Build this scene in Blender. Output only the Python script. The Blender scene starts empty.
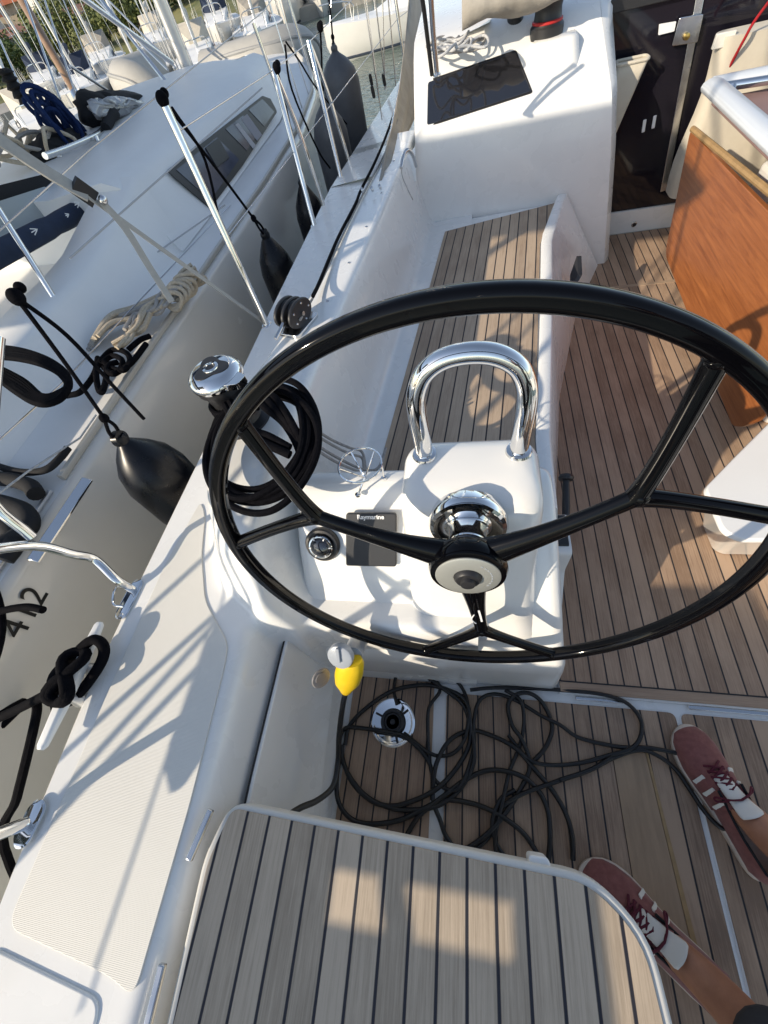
import bpy, bmesh, math, random
import numpy as np
from mathutils import Vector, Matrix
random.seed(7); rng=np.random.default_rng(7)
sc=bpy.context.scene; col=sc.collection
R_=math.radians
V=Vector
# ------------------------------------------------------------------ camera frame (metres; X starboard, Y forward, Z up, sole at z=0)
EYE=V((0,0,1.5)); F=398.3; CX,CY=384.,512.
RM=Matrix(((0.97756716,0.0042296,0.21058147),(0.10859735,0.84653601,-0.52113664),(-0.180469,0.53231466,0.82708648)))
def ray(u,v): return (RM@V((u-CX,-(v-CY),-F))).normalized()
def P(u,v,z): r=ray(u,v); return EYE+r*((z-EYE.z)/r.z)
def PX(u,v,x): r=ray(u,v); return EYE+r*(x/r.x)
def PY(u,v,y): r=ray(u,v); return EYE+r*(y/r.y)
cam=bpy.data.cameras.new('camera'); co=bpy.data.objects.new('camera',cam); col.objects.link(co)
cam.sensor_fit='HORIZONTAL'; cam.sensor_width=36; cam.lens=36*F/768; cam.clip_start=.02; cam.clip_end=3000
co.matrix_world=Matrix.Translation(EYE)@RM.to_4x4(); sc.camera=co
# ------------------------------------------------------------------ materials
def lk(nt,a,b): nt.links.new(a,b)
def mat(name,base=(.8,.8,.8),rough=.5,metal=0,coat=0,spec=.5,trans=0,var=0,vscale=8,bump=0,bscale=200,bdist=.001,base2=None,sub=0,streak=None,rvar=0,sheen=0,nscale2=60):
    m=bpy.data.materials.new(name); m.use_nodes=True; nt=m.node_tree; b=nt.nodes['Principled BSDF']
    b.inputs['Base Color'].default_value=(*base,1); b.inputs['Roughness'].default_value=rough; b.inputs['Metallic'].default_value=metal
    b.inputs['Coat Weight'].default_value=coat; b.inputs['Coat Roughness'].default_value=.08; b.inputs['Specular IOR Level'].default_value=spec
    b.inputs['Transmission Weight'].default_value=trans
    if sheen: b.inputs['Sheen Weight'].default_value=sheen
    tc=nt.nodes.new('ShaderNodeTexCoord')
    if var or rvar:
        n=nt.nodes.new('ShaderNodeTexNoise'); n.inputs['Scale'].default_value=vscale; n.inputs['Detail'].default_value=6; n.inputs['Roughness'].default_value=.65
        mp=nt.nodes.new('ShaderNodeMapping'); lk(nt,tc.outputs['Object'],mp.inputs[0]); lk(nt,mp.outputs[0],n.inputs['Vector'])
        if streak: mp.inputs['Scale'].default_value=streak
        if var:
            mx=nt.nodes.new('ShaderNodeMix'); mx.data_type='RGBA'; mr=nt.nodes.new('ShaderNodeMapRange'); mr.inputs[1].default_value=.3; mr.inputs[2].default_value=.7
            lk(nt,n.outputs['Fac'],mr.inputs[0]); lk(nt,mr.outputs[0],mx.inputs['Factor'])
            c2=base2 if base2 else tuple(c*(1-var) for c in base)
            mx.inputs[6].default_value=(*base,1); mx.inputs[7].default_value=(*c2,1); lk(nt,mx.outputs[2],b.inputs['Base Color'])
        if rvar:
            mr2=nt.nodes.new('ShaderNodeMapRange'); mr2.inputs[1].default_value=.3; mr2.inputs[2].default_value=.7; mr2.inputs[3].default_value=max(0,rough-rvar); mr2.inputs[4].default_value=rough+rvar
            n3=nt.nodes.new('ShaderNodeTexNoise'); n3.inputs['Scale'].default_value=vscale*2.3; n3.inputs['Detail'].default_value=5; lk(nt,tc.outputs['Object'],n3.inputs['Vector'])
            lk(nt,n3.outputs['Fac'],mr2.inputs[0]); lk(nt,mr2.outputs[0],b.inputs['Roughness'])
    if bump:
        n2=nt.nodes.new('ShaderNodeTexNoise'); n2.inputs['Scale'].default_value=bscale; n2.inputs['Detail'].default_value=4; lk(nt,tc.outputs['Object'],n2.inputs['Vector'])
        bp=nt.nodes.new('ShaderNodeBump'); bp.inputs['Strength'].default_value=bump; bp.inputs['Distance'].default_value=bdist; lk(nt,n2.outputs['Fac'],bp.inputs['Height']); lk(nt,bp.outputs[0],b.inputs['Normal'])
    return m
def math_node(nt,op,a,b=None,c=None):
    n=nt.nodes.new('ShaderNodeMath'); n.operation=op
    for i,x in enumerate((a,b,c)):
        if x is None: continue
        if isinstance(x,(int,float)): n.inputs[i].default_value=x
        else: lk(nt,x,n.inputs[i])
    return n.outputs[0]
def teak(name,c1,c2,caulk,space,off,ang=0,cw=.1,grain=1.,stain=.5):
    """planks running along Y (turned by ang), caulked every `space` metres from x=off"""
    m=bpy.data.materials.new(name); m.use_nodes=True; nt=m.node_tree; b=nt.nodes['Principled BSDF']
    tc=nt.nodes.new('ShaderNodeTexCoord'); mp=nt.nodes.new('ShaderNodeMapping'); mp.inputs['Rotation'].default_value=(0,0,ang); lk(nt,tc.outputs['Object'],mp.inputs[0])
    sp=nt.nodes.new('ShaderNodeSeparateXYZ'); lk(nt,mp.outputs[0],sp.inputs[0])
    s=math_node(nt,'DIVIDE',math_node(nt,'SUBTRACT',sp.outputs[0],off),space)
    fr=math_node(nt,'FRACT',s); fl=math_node(nt,'FLOOR',s)
    d=math_node(nt,'ABSOLUTE',math_node(nt,'SUBTRACT',fr,.5))       # .5 at seam
    seam=nt.nodes.new('ShaderNodeMapRange'); seam.inputs[1].default_value=.5-cw/2-.015; seam.inputs[2].default_value=.5-cw/2+.015; lk(nt,d,seam.inputs[0])
    wn=nt.nodes.new('ShaderNodeTexWhiteNoise'); wn.noise_dimensions='1D'; lk(nt,fl,wn.inputs['W'])
    # grain
    cb=nt.nodes.new('ShaderNodeCombineXYZ'); lk(nt,math_node(nt,'MULTIPLY',sp.outputs[0],260),cb.inputs[0]); lk(nt,math_node(nt,'ADD',math_node(nt,'MULTIPLY',sp.outputs[1],7),math_node(nt,'MULTIPLY',fl,13.7)),cb.inputs[1]); lk(nt,sp.outputs[2],cb.inputs[2])
    g=nt.nodes.new('ShaderNodeTexNoise'); g.inputs['Scale'].default_value=1; g.inputs['Detail'].default_value=5; g.inputs['Roughness'].default_value=.7; lk(nt,cb.outputs[0],g.inputs['Vector'])
    cb2=nt.nodes.new('ShaderNodeCombineXYZ'); lk(nt,math_node(nt,'MULTIPLY',sp.outputs[0],9),cb2.inputs[0]); lk(nt,math_node(nt,'MULTIPLY',sp.outputs[1],4),cb2.inputs[1])
    st=nt.nodes.new('ShaderNodeTexNoise'); st.inputs['Scale'].default_value=1; st.inputs['Detail'].default_value=6; st.inputs['Roughness'].default_value=.65; lk(nt,cb2.outputs[0],st.inputs['Vector'])
    mx=nt.nodes.new('ShaderNodeMix'); mx.data_type='RGBA'; mx.inputs[6].default_value=(*c1,1); mx.inputs[7].default_value=(*c2,1)
    f=math_node(nt,'ADD',math_node(nt,'MULTIPLY',math_node(nt,'SUBTRACT',g.outputs['Fac'],.5),2.2*grain),math_node(nt,'ADD',math_node(nt,'MULTIPLY',wn.outputs['Value'],.85),math_node(nt,'MULTIPLY',math_node(nt,'SUBTRACT',st.outputs['Fac'],.5),2.6*stain)))
    cl=nt.nodes.new('ShaderNodeClamp'); lk(nt,f,cl.inputs[0]); lk(nt,cl.outputs[0],mx.inputs['Factor'])
    m2=nt.nodes.new('ShaderNodeMix'); m2.data_type='RGBA'; lk(nt,seam.outputs[0],m2.inputs['Factor']); lk(nt,mx.outputs[2],m2.inputs[6]); m2.inputs[7].default_value=(*caulk,1)
    lk(nt,m2.outputs[2],b.inputs['Base Color'])
    b.inputs['Roughness'].default_value=.62
    h=math_node(nt,'SUBTRACT',math_node(nt,'MULTIPLY',g.outputs['Fac'],.35),math_node(nt,'MULTIPLY',seam.outputs[0],1.))
    bp=nt.nodes.new('ShaderNodeBump'); bp.inputs['Strength'].default_value=.6; bp.inputs['Distance'].default_value=.0012; lk(nt,h,bp.inputs['Height']); lk(nt,bp.outputs[0],b.inputs['Normal'])
    return m
GEL=mat('gelcoat',(.80,.80,.775),.28,coat=.5,var=.05,vscale=3,rvar=.06)
GELW=mat('gelcoat_pod',(.82,.815,.785),.22,coat=.4,var=.03,vscale=5)
def nonskid():
    m=mat('nonskid',(.70,.685,.63),.6,var=.05,vscale=3); nt=m.node_tree; b=nt.nodes['Principled BSDF']
    tc=nt.nodes.new('ShaderNodeTexCoord'); w=nt.nodes.new('ShaderNodeTexWave'); w.inputs['Scale'].default_value=120; w.bands_direction='Y'; w.inputs['Distortion'].default_value=.15
    w2=nt.nodes.new('ShaderNodeTexWave'); w2.inputs['Scale'].default_value=120; w2.bands_direction='X'
    lk(nt,tc.outputs['Object'],w.inputs[0]); lk(nt,tc.outputs['Object'],w2.inputs[0])
    a=math_node(nt,'ADD',w.outputs['Fac'],math_node(nt,'MULTIPLY',w2.outputs['Fac'],.35))
    bp=nt.nodes.new('ShaderNodeBump'); bp.inputs['Strength'].default_value=.28; bp.inputs['Distance'].default_value=.0008; lk(nt,a,bp.inputs['Height']); lk(nt,bp.outputs[0],b.inputs['Normal']); return m
NSK=nonskid()
CA=(.012,.012,.016)
T_SOLE=teak('teak_sole',(.43,.30,.205),(.24,.155,.10),CA,.0478,.0,0,.10,1,.7)
T_LOW=teak('teak_lower',(.43,.30,.20),(.22,.145,.095),CA,.0491,-.075,0,.10,1,.9)
T_SEAT=teak('teak_seat',(.47,.36,.255),(.29,.21,.145),CA,.0481,.0,R_(6),.11,1,.6)
T_HELM=teak('teak_helm',(.52,.42,.31),(.33,.26,.185),(.012,.012,.02),.0511,-.4676,0,.115,1.2,.5)
T_MARG=teak('teak_margin',(.40,.29,.20),(.27,.18,.12),CA,3.,-1.5,R_(90),.0,1,.6)
CHROME=mat('polished_steel',(.78,.78,.77),.07,1,var=.04,vscale=20,rvar=.04)
STEEL=mat('brushed_steel',(.62,.62,.62),.22,1,rvar=.06,vscale=10)
ALU=mat('aluminium',(.62,.62,.62),.38,.9,var=.08)
GLOSS=mat('black_gloss',(.0015,.0015,.0022),.055,coat=.0,spec=.22,rvar=.02,vscale=12)
BLK=mat('black_plastic',(.018,.018,.02),.42,bump=.2,bscale=300)
RUB=mat('black_rubber',(.012,.012,.013),.5,var=.3,vscale=20)
FEND=mat('fender_vinyl',(.004,.005,.008),.3,spec=.28,rvar=.08,vscale=9,bump=.08,bscale=14,bdist=.004)
FEND2=mat('fender_grey',(.085,.09,.10),.5,var=.3,vscale=9)
def ropemat(name,c1,c2,rough=.8,scale=150):
    m=mat(name,c1,rough,var=.3,base2=c2,vscale=90,spec=.06); nt=m.node_tree; b=nt.nodes['Principled BSDF']
    tc=nt.nodes.new('ShaderNodeTexCoord'); v=nt.nodes.new('ShaderNodeTexVoronoi'); v.inputs['Scale'].default_value=scale*1.6; lk(nt,tc.outputs['Object'],v.inputs['Vector'])
    bp=nt.nodes.new('ShaderNodeBump'); bp.inputs['Strength'].default_value=.6; bp.inputs['Distance'].default_value=.001; lk(nt,v.outputs['Distance'],bp.inputs['Height']); lk(nt,bp.outputs[0],b.inputs['Normal']); return m
R_BLK=ropemat('rope_black',(.0022,.0022,.0035),(.006,.006,.008),.85,260)
R_TAN=ropemat('rope_tan',(.58,.50,.38),(.40,.34,.26))
R_GRY=ropemat('rope_grey',(.42,.40,.37),(.26,.25,.24))
R_BLU=ropemat('rope_blue',(.008,.02,.07),(.02,.035,.10))
R_WHT=ropemat('rope_white',(.6,.6,.58),(.35,.36,.38))
CABLE=mat('cable_rubber',(.006,.006,.006),.42,rvar=.1,vscale=30)
WHT=mat('white_plastic',(.78,.78,.76),.35)
GREYP=mat('grey_plastic',(.34,.37,.41),.3,var=.1,vscale=30)
YEL=mat('yellow_plastic',(.80,.55,.015),.35,var=.15,vscale=25)
CLEARP=mat('smoky_flap',(.45,.43,.42),.2,trans=.5)
GLASS=mat('dark_glass',(.012,.013,.018),.04,coat=1,spec=.8)
NGLASS=mat('window_glass',(.02,.02,.032),.12,spec=.3,var=.5,vscale=4)
CANVAS=mat('beige_canvas',(.58,.53,.43),.85,var=.15,vscale=7,bump=.3,bscale=900,sheen=.2)
GCANV=mat('grey_canvas',(.40,.37,.32),.9,var=.25,vscale=9,bump=.4,bscale=40,bdist=.006)
DCANV=mat('dark_canvas',(.008,.009,.012),.85,var=.3,vscale=10,bump=.3,bscale=30,bdist=.005)
NAVY=mat('navy_fabric',(.012,.025,.06),.85,var=.3,vscale=15,bump=.3,bscale=30,bdist=.005)
WEBB=mat('grey_webbing',(.40,.39,.36),.8,var=.15,vscale=60,bump=.4,bscale=500)
HYPA=mat('inflatable_fabric',(.42,.41,.38),.6,var=.18,vscale=4,bump=.2,bscale=20,bdist=.004)
SCREEN=mat('display_cover',(.022,.024,.028),.5,rvar=.05)
INK=mat('white_print',(.75,.75,.75),.5)
BINK=mat('black_print',(.01,.01,.01),.4)
BRASS=mat('brass_glint',(.55,.38,.12),.25,1)
def wood():
    m=bpy.data.materials.new('varnished_mahogany'); m.use_nodes=True; nt=m.node_tree; b=nt.nodes['Principled BSDF']
    tc=nt.nodes.new('ShaderNodeTexCoord'); mp=nt.nodes.new('ShaderNodeMapping'); mp.inputs['Scale'].default_value=(20,3.0,55); mp.inputs['Rotation'].default_value=(R_(12),0,0); lk(nt,tc.outputs['Object'],mp.inputs[0])
    n=nt.nodes.new('ShaderNodeTexNoise'); n.inputs['Scale'].default_value=1.3; n.inputs['Detail'].default_value=7; n.inputs['Roughness'].default_value=.65; n.inputs['Distortion'].default_value=.6; lk(nt,mp.outputs[0],n.inputs['Vector'])
    r=nt.nodes.new('ShaderNodeValToRGB'); e=r.color_ramp.elements; e[0].position=.25; e[0].color=(.19,.055,.015,1); e[1].position=.8; e[1].color=(.45,.165,.05,1); lk(nt,n.outputs['Fac'],r.inputs[0]); lk(nt,r.outputs[0],b.inputs['Base Color'])
    b.inputs['Roughness'].default_value=.32; b.inputs['Coat Weight'].default_value=.4; b.inputs['Coat Roughness'].default_value=.12; return m
WOOD=wood()
WOODL=mat('pale_teak_edge',(.42,.27,.12),.45,var=.3,vscale=30)
SKIN=mat('skin',(.45,.21,.12),.45,var=.2,vscale=30,bump=.15,bscale=120,base2=(.36,.16,.09))
SUEDE=mat('maroon_suede',(.26,.10,.085),.9,var=.35,vscale=60,sheen=.15,bump=.3,bscale=400,base2=(.18,.06,.052))
SOLEM=mat('shoe_sole',(.62,.52,.42),.6,var=.2,vscale=40)
LACE=mat('maroon_lace',(.09,.006,.018),.8,bump=.4,bscale=500)
LEATH=mat('white_leather',(.70,.67,.60),.5,bump=.15,bscale=60,bdist=.003)
DENIM=mat('dark_trouser_cloth',(.045,.045,.05),.9,var=.3,vscale=50,bump=.3,bscale=600)
SHIRT=mat('grey_shirt',(.2,.2,.22),.9)
HAIR=mat('dark_hair',(.03,.02,.015),.6)
RED=mat('red_trim',(.45,.02,.02),.5)
NHULL=mat('neighbour_gelcoat',(.70,.685,.64),.2,coat=.5,var=.07,vscale=1.5,rvar=.08)
NDECK=mat('neighbour_deck',(.82,.82,.80),.45,var=.06,vscale=3)
# ------------------------------------------------------------------ mesh helpers
class MB:
    def __init__(s): s.v=[]; s.f=[]; s.sm=[]
    def add(s,vs,fs,smooth=True):
        o=len(s.v); s.v+= [tuple(v) for v in vs]; s.f+=[tuple(i+o for i in f) for f in fs]; s.sm+=[smooth]*len(fs); return s
    def rings(s,rs,closed=True,cap0=True,cap1=True,smooth=True):
        n=len(rs[0]); vs=[p for r in rs for p in r]; fs=[]
        for i in range(len(rs)-1):
            for j in range(n if closed else n-1):
                a=i*n+j;b=i*n+(j+1)%n; fs.append((a,b,b+n,a+n))
        if cap0: fs.append(tuple(reversed(range(n))))
        if cap1: fs.append(tuple(range((len(rs)-1)*n,len(rs)*n)))
        return s.add(vs,fs,smooth)
    def tube(s,pts,r,n=8,closed=False,flat=1.,up=None):
        pts=[V(p) for p in pts]; m=len(pts); rr=r if isinstance(r,(list,tuple)) else [r]*m
        T=[]
        for i in range(m):
            a=pts[(i-1)%m] if (closed or i>0) else pts[i]; b=pts[(i+1)%m] if (closed or i<m-1) else pts[i]
            t=(b-a); T.append(t.normalized() if t.length>1e-9 else V((0,0,1)))
        u=V(up) if up else (V((0,0,1)) if abs(T[0].z)<.9 else V((1,0,0)))
        nrm=(u-T[0]*u.dot(T[0])).normalized(); rs=[]
        for i in range(m):
            q=(nrm-T[i]*nrm.dot(T[i])); nrm=q.normalized() if q.length>1e-6 else nrm
            bi=T[i].cross(nrm)
            rs.append([pts[i]+(nrm*math.cos(2*math.pi*k/n)*flat+bi*math.sin(2*math.pi*k/n))*rr[i] for k in range(n)])
        if closed: rs.append(rs[0]); return s.rings(rs,True,False,False)
        return s.rings(rs)
    def lathe(s,c,prof,axis=(0,0,1),n=32):
        c=V(c); ax=V(axis).normalized(); u=ax.orthogonal().normalized(); w=ax.cross(u)
        rs=[[c+ax*h+(u*math.cos(2*math.pi*k/n)+w*math.sin(2*math.pi*k/n))*max(r,1e-5) for k in range(n)] for r,h in prof]
        return s.rings(rs)
    def box(s,c,sz,M=None):
        x,y,z=(d/2 for d in sz); vs=[V((a,b,d)) for a in(-x,x) for b in(-y,y) for d in(-z,z)]
        if M is not None: vs=[M@v for v in vs]
        vs=[v+V(c) for v in vs]
        return s.add(vs,[(0,1,3,2),(4,6,7,5),(0,4,5,1),(2,3,7,6),(0,2,6,4),(1,5,7,3)],False)
    def prism(s,poly,h,dirn=(0,0,1),smooth=False):
        """extrude planar polygon (3D points) by h along dirn"""
        d=V(dirn).normalized()*h; a=[V(p) for p in poly]; b=[p+d for p in a]; n=len(a)
        nr=V((0,0,0))
        for i in range(n): nr+= a[i].cross(a[(i+1)%n])
        if nr.dot(d)<0: a.reverse(); b.reverse()
        fs=[tuple(reversed(range(n))),tuple(range(n,2*n))]+[(i,(i+1)%n,(i+1)%n+n,i+n) for i in range(n)]
        return s.add(a+b,fs,smooth)
    def ball(s,c,r,sc_=(1,1,1),n=16,m=10,M=None):
        c=V(c); rs=[]
        for i in range(m+1):
            th=math.pi*i/m; ring=[]
            for k in range(n):
                p=V((max(math.sin(th),1e-4)*math.cos(2*math.pi*k/n)*sc_[0],max(math.sin(th),1e-4)*math.sin(2*math.pi*k/n)*sc_[1],math.cos(th)*sc_[2]))*r
                if M is not None: p=M@p
                ring.append(c+p)
            rs.append(ring)
        return s.rings(rs)
    def build(s,name,m,parent=None,bevel=0,seg=3,sub=0,angle=40,noise=None):
        me=bpy.data.meshes.new(name); me.from_pydata(s.v,[],s.f); me.update()
        bm=bmesh.new(); bm.from_mesh(me); bmesh.ops.recalc_face_normals(bm,faces=bm.faces); bm.to_mesh(me); bm.free()
        me.materials.append(m); me.polygons.foreach_set('use_smooth',[True]*len(me.polygons))
        me.set_sharp_from_angle(angle=R_(angle))
        o=bpy.data.objects.new(name,me); col.objects.link(o)
        if bevel:
            b=o.modifiers.new('b','BEVEL'); b.width=bevel; b.segments=seg; b.limit_method='ANGLE'; b.angle_limit=R_(30); b.harden_normals=False
        if sub:
            q=o.modifiers.new('s','SUBSURF'); q.levels=sub; q.render_levels=sub
        if parent is not None: adopt(o,parent)
        return o
WM={}
def adopt(o,p):
    o.parent=p; o.matrix_parent_inverse=WM.get(p.name,Matrix.Identity(4)).inverted(); WM[o.name]=WM.get(o.name,Matrix.Identity(4))
def tag(o,label=None,cat=None,group=None,kind=None):
    if label:o['label']=label
    if cat:o['category']=cat
    if group:o['group']=group
    if kind:o['kind']=kind
    return o
def empty(name,loc,label,cat,group=None):
    o=bpy.data.objects.new(name,None); col.objects.link(o); o.location=loc; WM[o.name]=Matrix.Translation(V(loc)); return tag(o,label,cat,group)
def smooth_path(pts,k=6,closed=False):
    pts=[V(p) for p in pts]; n=len(pts); out=[]
    rg=range(n) if closed else range(n-1)
    for i in rg:
        p0=pts[(i-1)%n] if closed or i>0 else pts[i]*2-pts[i+1]; p1=pts[i]; p2=pts[(i+1)%n]; p3=pts[(i+2)%n] if closed or i<n-2 else p2*2-p1
        for j in range(k):
            t=j/k; out.append(.5*((2*p1)+(-p0+p2)*t+(2*p0-5*p1+4*p2-p3)*t*t+(-p0+3*p1-3*p2+p3)*t**3))
    if not closed: out.append(pts[-1])
    return out
def rr(cx,cy,hx,hy,r,z,n=6):
    r=min(r,hx*.999,hy*.999); o=[]
    for (sx,sy,a0) in ((1,1,0),(-1,1,90),(-1,-1,180),(1,-1,270)):
        for i in range(n+1):
            a=R_(a0+90*i/n); o.append(V((cx+sx*(hx-r)+r*math.cos(a),cy+sy*(hy-r)+r*math.sin(a),z)))
    return o
def interp(x,xs,ys): return float(np.interp(x,xs,ys))
def text(name,s,size,M,m,parent,ext=.0004,bold=0,xs=1.):
    cu=bpy.data.curves.new(name+'_c','FONT'); cu.body=s; cu.size=size; cu.extrude=ext; cu.offset=bold; cu.align_x='CENTER'; cu.align_y='CENTER'
    t=bpy.data.objects.new(name+'_t',cu); col.objects.link(t); dg=bpy.context.evaluated_depsgraph_get(); me=bpy.data.meshes.new_from_object(t.evaluated_get(dg)); bpy.data.objects.remove(t)
    for v in me.vertices: v.co=M@V((v.co.x*xs,v.co.y,v.co.z))
    me.materials.clear(); me.materials.append(m); o=bpy.data.objects.new(name,me); col.objects.link(o); adopt(o,parent); return o
def frame(o,x,y):
    x=V(x).normalized(); y=V(y); y=(y-x*y.dot(x)).normalized(); z=x.cross(y)
    return Matrix.Translation(V(o))@Matrix((x,y,z)).transposed().to_4x4()
def sheet(name,pts,m,parent=None,th=.004,z=None,bevel=0):
    return MB().prism(pts,th).build(name,m,parent,bevel=bevel)
def roundpoly(pts,r=.03,k=5):
    """round corners of a horizontal polygon"""
    out=[]; n=len(pts); pts=[V(p) for p in pts]; rl=r if isinstance(r,(list,tuple)) else [r]*n
    for i in range(n):
        p=pts[i]; a=(pts[i-1]-p); b=(pts[(i+1)%n]-p); q=min(rl[i],a.length*.45,b.length*.45)
        A=p+a.normalized()*q; B=p+b.normalized()*q
        if q<1e-4: out.append(p); continue
        for j in range(k+1):
            t=j/k; out.append(A*(1-t)**2+p*2*t*(1-t)+B*t*t)
    return out
# ------------------------------------------------------------------ port deck moulding: one height field, blurred so that every edge is a moulded fillet
yk=[-1.3,-.33,.1,.35,.87,1.65,3.04,5.3,7.,8.8]
def xe(y): return interp(y,yk,[-.88,-.972,-.99,-.98,-.955,-.925,-.86,-.566,-.15,.55])
def zdk(y): return interp(y,[-1.3,.3,3,9],[.50,.52,.56,.66])
def xin(y): return -.485+.098*(y-.86)
def xob(y): return interp(y,[.2,.235,.30,.39,.55,.67,.95,1.3,1.6,2.8,9],[-.40,-.47,-.57,-.71,-.79,-.82,-.80,-.71,-.66,-.54,.1])
def heightfield():
    ny,nx=640,300; ys=np.linspace(-1.32,3.05,ny); dy=ys[1]-ys[0]
    X=np.zeros((ny,nx)); Z=np.zeros((ny,nx))
    for i,y in enumerate(ys):
        x0=xe(y); xr=0.02; x=np.linspace(x0,xr,nx); X[i]=x; zd=zdk(y)
        z=np.full(nx,zd)
        if y<.26:
            w=np.clip((x+.575)/.15,0,1); z=zd*(1-w)-.03*w
            if y<-.16: pass
        if y>.2:
            xb=xob(y); xi=xin(y)
            wo=interp(y,[.2,.6,1.,1.6],[.10,.10,.10,.09])
            top=interp(y,[.2,.3,.45,.6,.75],[.60,.66,.72,.75,.75])
            up=np.clip((x-xb)/wo,0,1)
            zt=zd+(top-zd)*up
            seat=.40 if y>.62 else .45
            w=np.clip((x-xi)/.075,0,1)
            zt2=top-(top-seat)*w
            z2=np.where(x>xi,zt2,zt)
            z=np.where(x>xb,z2,zd) if y>.26 else np.maximum(z,np.where((x>xb)&(x<-.45),z2,z))
        Z[i]=z
    dx=(0.97)/nx
    def blur(A,s,ax):
        k=int(3*s+1); g=np.exp(-.5*(np.arange(-k,k+1)/s)**2); g/=g.sum()
        Ap=np.pad(A,[(k,k) if a==ax else (0,0) for a in (0,1)],mode='edge'); out=np.zeros_like(A)
        for j,w in enumerate(g):
            out+= w*(Ap[j:j+A.shape[0],:] if ax==0 else Ap[:,j:j+A.shape[1]])
        return out
    Z=blur(Z,.016/dx,1); Z=blur(Z,.016/dy,0)
    # toe: small raised rail along the outer edge, then roll over to the hull
    vs=np.stack([X,np.repeat(ys[:,None],nx,1),Z],-1).reshape(-1,3)
    m=MB(); m.v=[tuple(v) for v in vs.tolist()]
    for i in range(ny-1):
        b=i*nx; m.f+=[(b+j,b+j+1,b+j+1+nx,b+j+nx) for j in range(nx-1)]
    m.sm=[True]*len(m.f)
    return m
tag(heightfield().build('deck',GEL,angle=180),'white gelcoat side deck and coaming',kind='structure')
# hull side (port), down to the water
m=MB(); rs=[]
for y in np.linspace(-1.32,8.7,60):
    x=xe(y); z=zdk(y); r=[(x+.0005,y,z),(x-.006,y,z-.004),(x-.014,y,z-.015),(x-.016,y,z-.03),(x-.012,y,z-.10),(x+.03,y,z-.6),(x+.09,y,-1.0),(x+.25,y,-1.7)]
    rs.append([V(p) for p in r])
m.rings(rs,closed=False,cap0=False,cap1=False)
tag(m.build('hull',GEL,angle=60),'white topsides',kind='structure')
tag(MB().tube([(xe(y)-.018,y,zdk(y)-.06) for y in np.linspace(-1.3,8.5,50)],.016,8).build('rubbing_strake',RUB),'thin black rubbing strake along the edge of the white side deck','rubbing strake')
# side deck forward of the cabin bulkhead, foredeck and cabin top
m=MB(); rs=[]; rs0=[]
for y in np.linspace(3.04,8.7,60):
    x0=xe(y); z=zdk(y); cr=interp(y,[3,5.5,7],[1.08,1.0,.72]); xc=1.3
    xi=min(x0+interp(y,[3,6],[.56,.62]),xc-.05); w=max(2.6-x0,xc)
    row=[V(p) for p in ((x0,y,z),(x0+.02,y,z+.004),(xi-.10,y,z+.03),(xi,y,z+.08),(xi+.10,y,z+(cr-z)*.8),(xi+.2,y,cr-.03),(xi+.4,y,cr),(xc,y,cr+.05),(2*xc-xi-.4,y,cr),(2*xc-xi-.1,y,z+.3),(2*xc-x0,y,z))]
    if y<3.65: rs0.append(row[:7])
    if y>3.5: rs.append(row)
m.rings(rs0,closed=False,cap0=False,cap1=False); m.rings(rs,closed=False,cap0=False,cap1=True)
tag(m.build('cabin_top',GEL,angle=35,bevel=0),'white coachroof',kind='structure')
# non-skid panels on the side deck
def ns(name,pts,z0=.001):
    pts=roundpoly([(x,y,zdk(y)+z0) for x,y in pts],.035)
    return MB().prism(pts,.003).build(name,NSK,bevel=.0012,seg=2)
q=P(22,768+640-640,.52)
q1_=P(4,928,.52); q2_=P(108,978,.52)
pan=[(-.915,.42),(-.925,.10),(-.925,-.1),(q1_.x,q1_.y),(q2_.x,q2_.y),(-.600,-.42),(-.600,-.13),(-.615,.16),(-.625,.21),(-.735,.32),(-.80,.46),(-.84,.60),(-.88,.66)]
o=ns('nonskid_panel',pan); tag(o,kind='structure')
pan=[(-.84,-.315),(-.62,-.365),(-.58,-.42),(-.57,-.9),(-.82,-.9)]
MBp=MB().prism(roundpoly([(x,y,zdk(y)-.003) for x,y in [(q1_.x-.02,q1_.y-.03),(q2_.x,q2_.y-.03),(q2_.x+.0,-1.1),(-.84,-1.1)]],.03),.008)
o=MBp.build('deck_locker_lid',GEL,bevel=.006); tag(o,'smooth white deck locker lid at the aft end of the nonskid side deck','locker lid')
# ------------------------------------------------------------------ cockpit sole
def flat(name,pts,z,m,r=.02,th=.012,bevel=.002):
    return MB().prism(roundpoly([(x,y,z-th) for x,y in pts],r),th).build(name,m,bevel=bevel,seg=2)
tag(flat('cockpit_pan',[(-.44,-1.3),(-.44,.30),(.2,.30),(.2,3.2),(2.6,3.2),(2.6,-1.3)],-.002,GEL,.001,.03,.001),kind='structure')
# upper sole
up=[(.285,.275),(.285,2.1),(.42,2.74),(.80,2.76),(.85,3.09),(1.9,3.09),(1.9,.275)]
tag(flat('upper_sole',[(.283,.238),(.283,2.2),(.78,2.9),(.85,3.1),(2.0,3.1),(2.0,.238)],.012,GEL,.001,.012),kind='structure')
tag(flat('cockpit_sole',up,.022,T_SOLE,.001,.008,.0008),'teak planked sole',kind='structure')
tag(flat('sole_margin',[(.285,.243),(.285,.273),(1.9,.273),(1.9,.243)],.022,T_MARG,.001,.008,.0008),'teak margin plank',kind='structure')
a=P(604,290,.03); 
tag(MB().prism([(.79,2.47,.022),(1.45,2.47,.022),(1.45,2.495,.022),(.79,2.495,.022)],.002).build('sole_seam',T_MARG),kind='structure')
tag(MB().prism([(.287,.2725,.0225),(1.9,.2725,.0225),(1.9,.2765,.0225),(.287,.2765,.0225)],.0008).build('caulk_seam',RUB),kind='structure')
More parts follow.
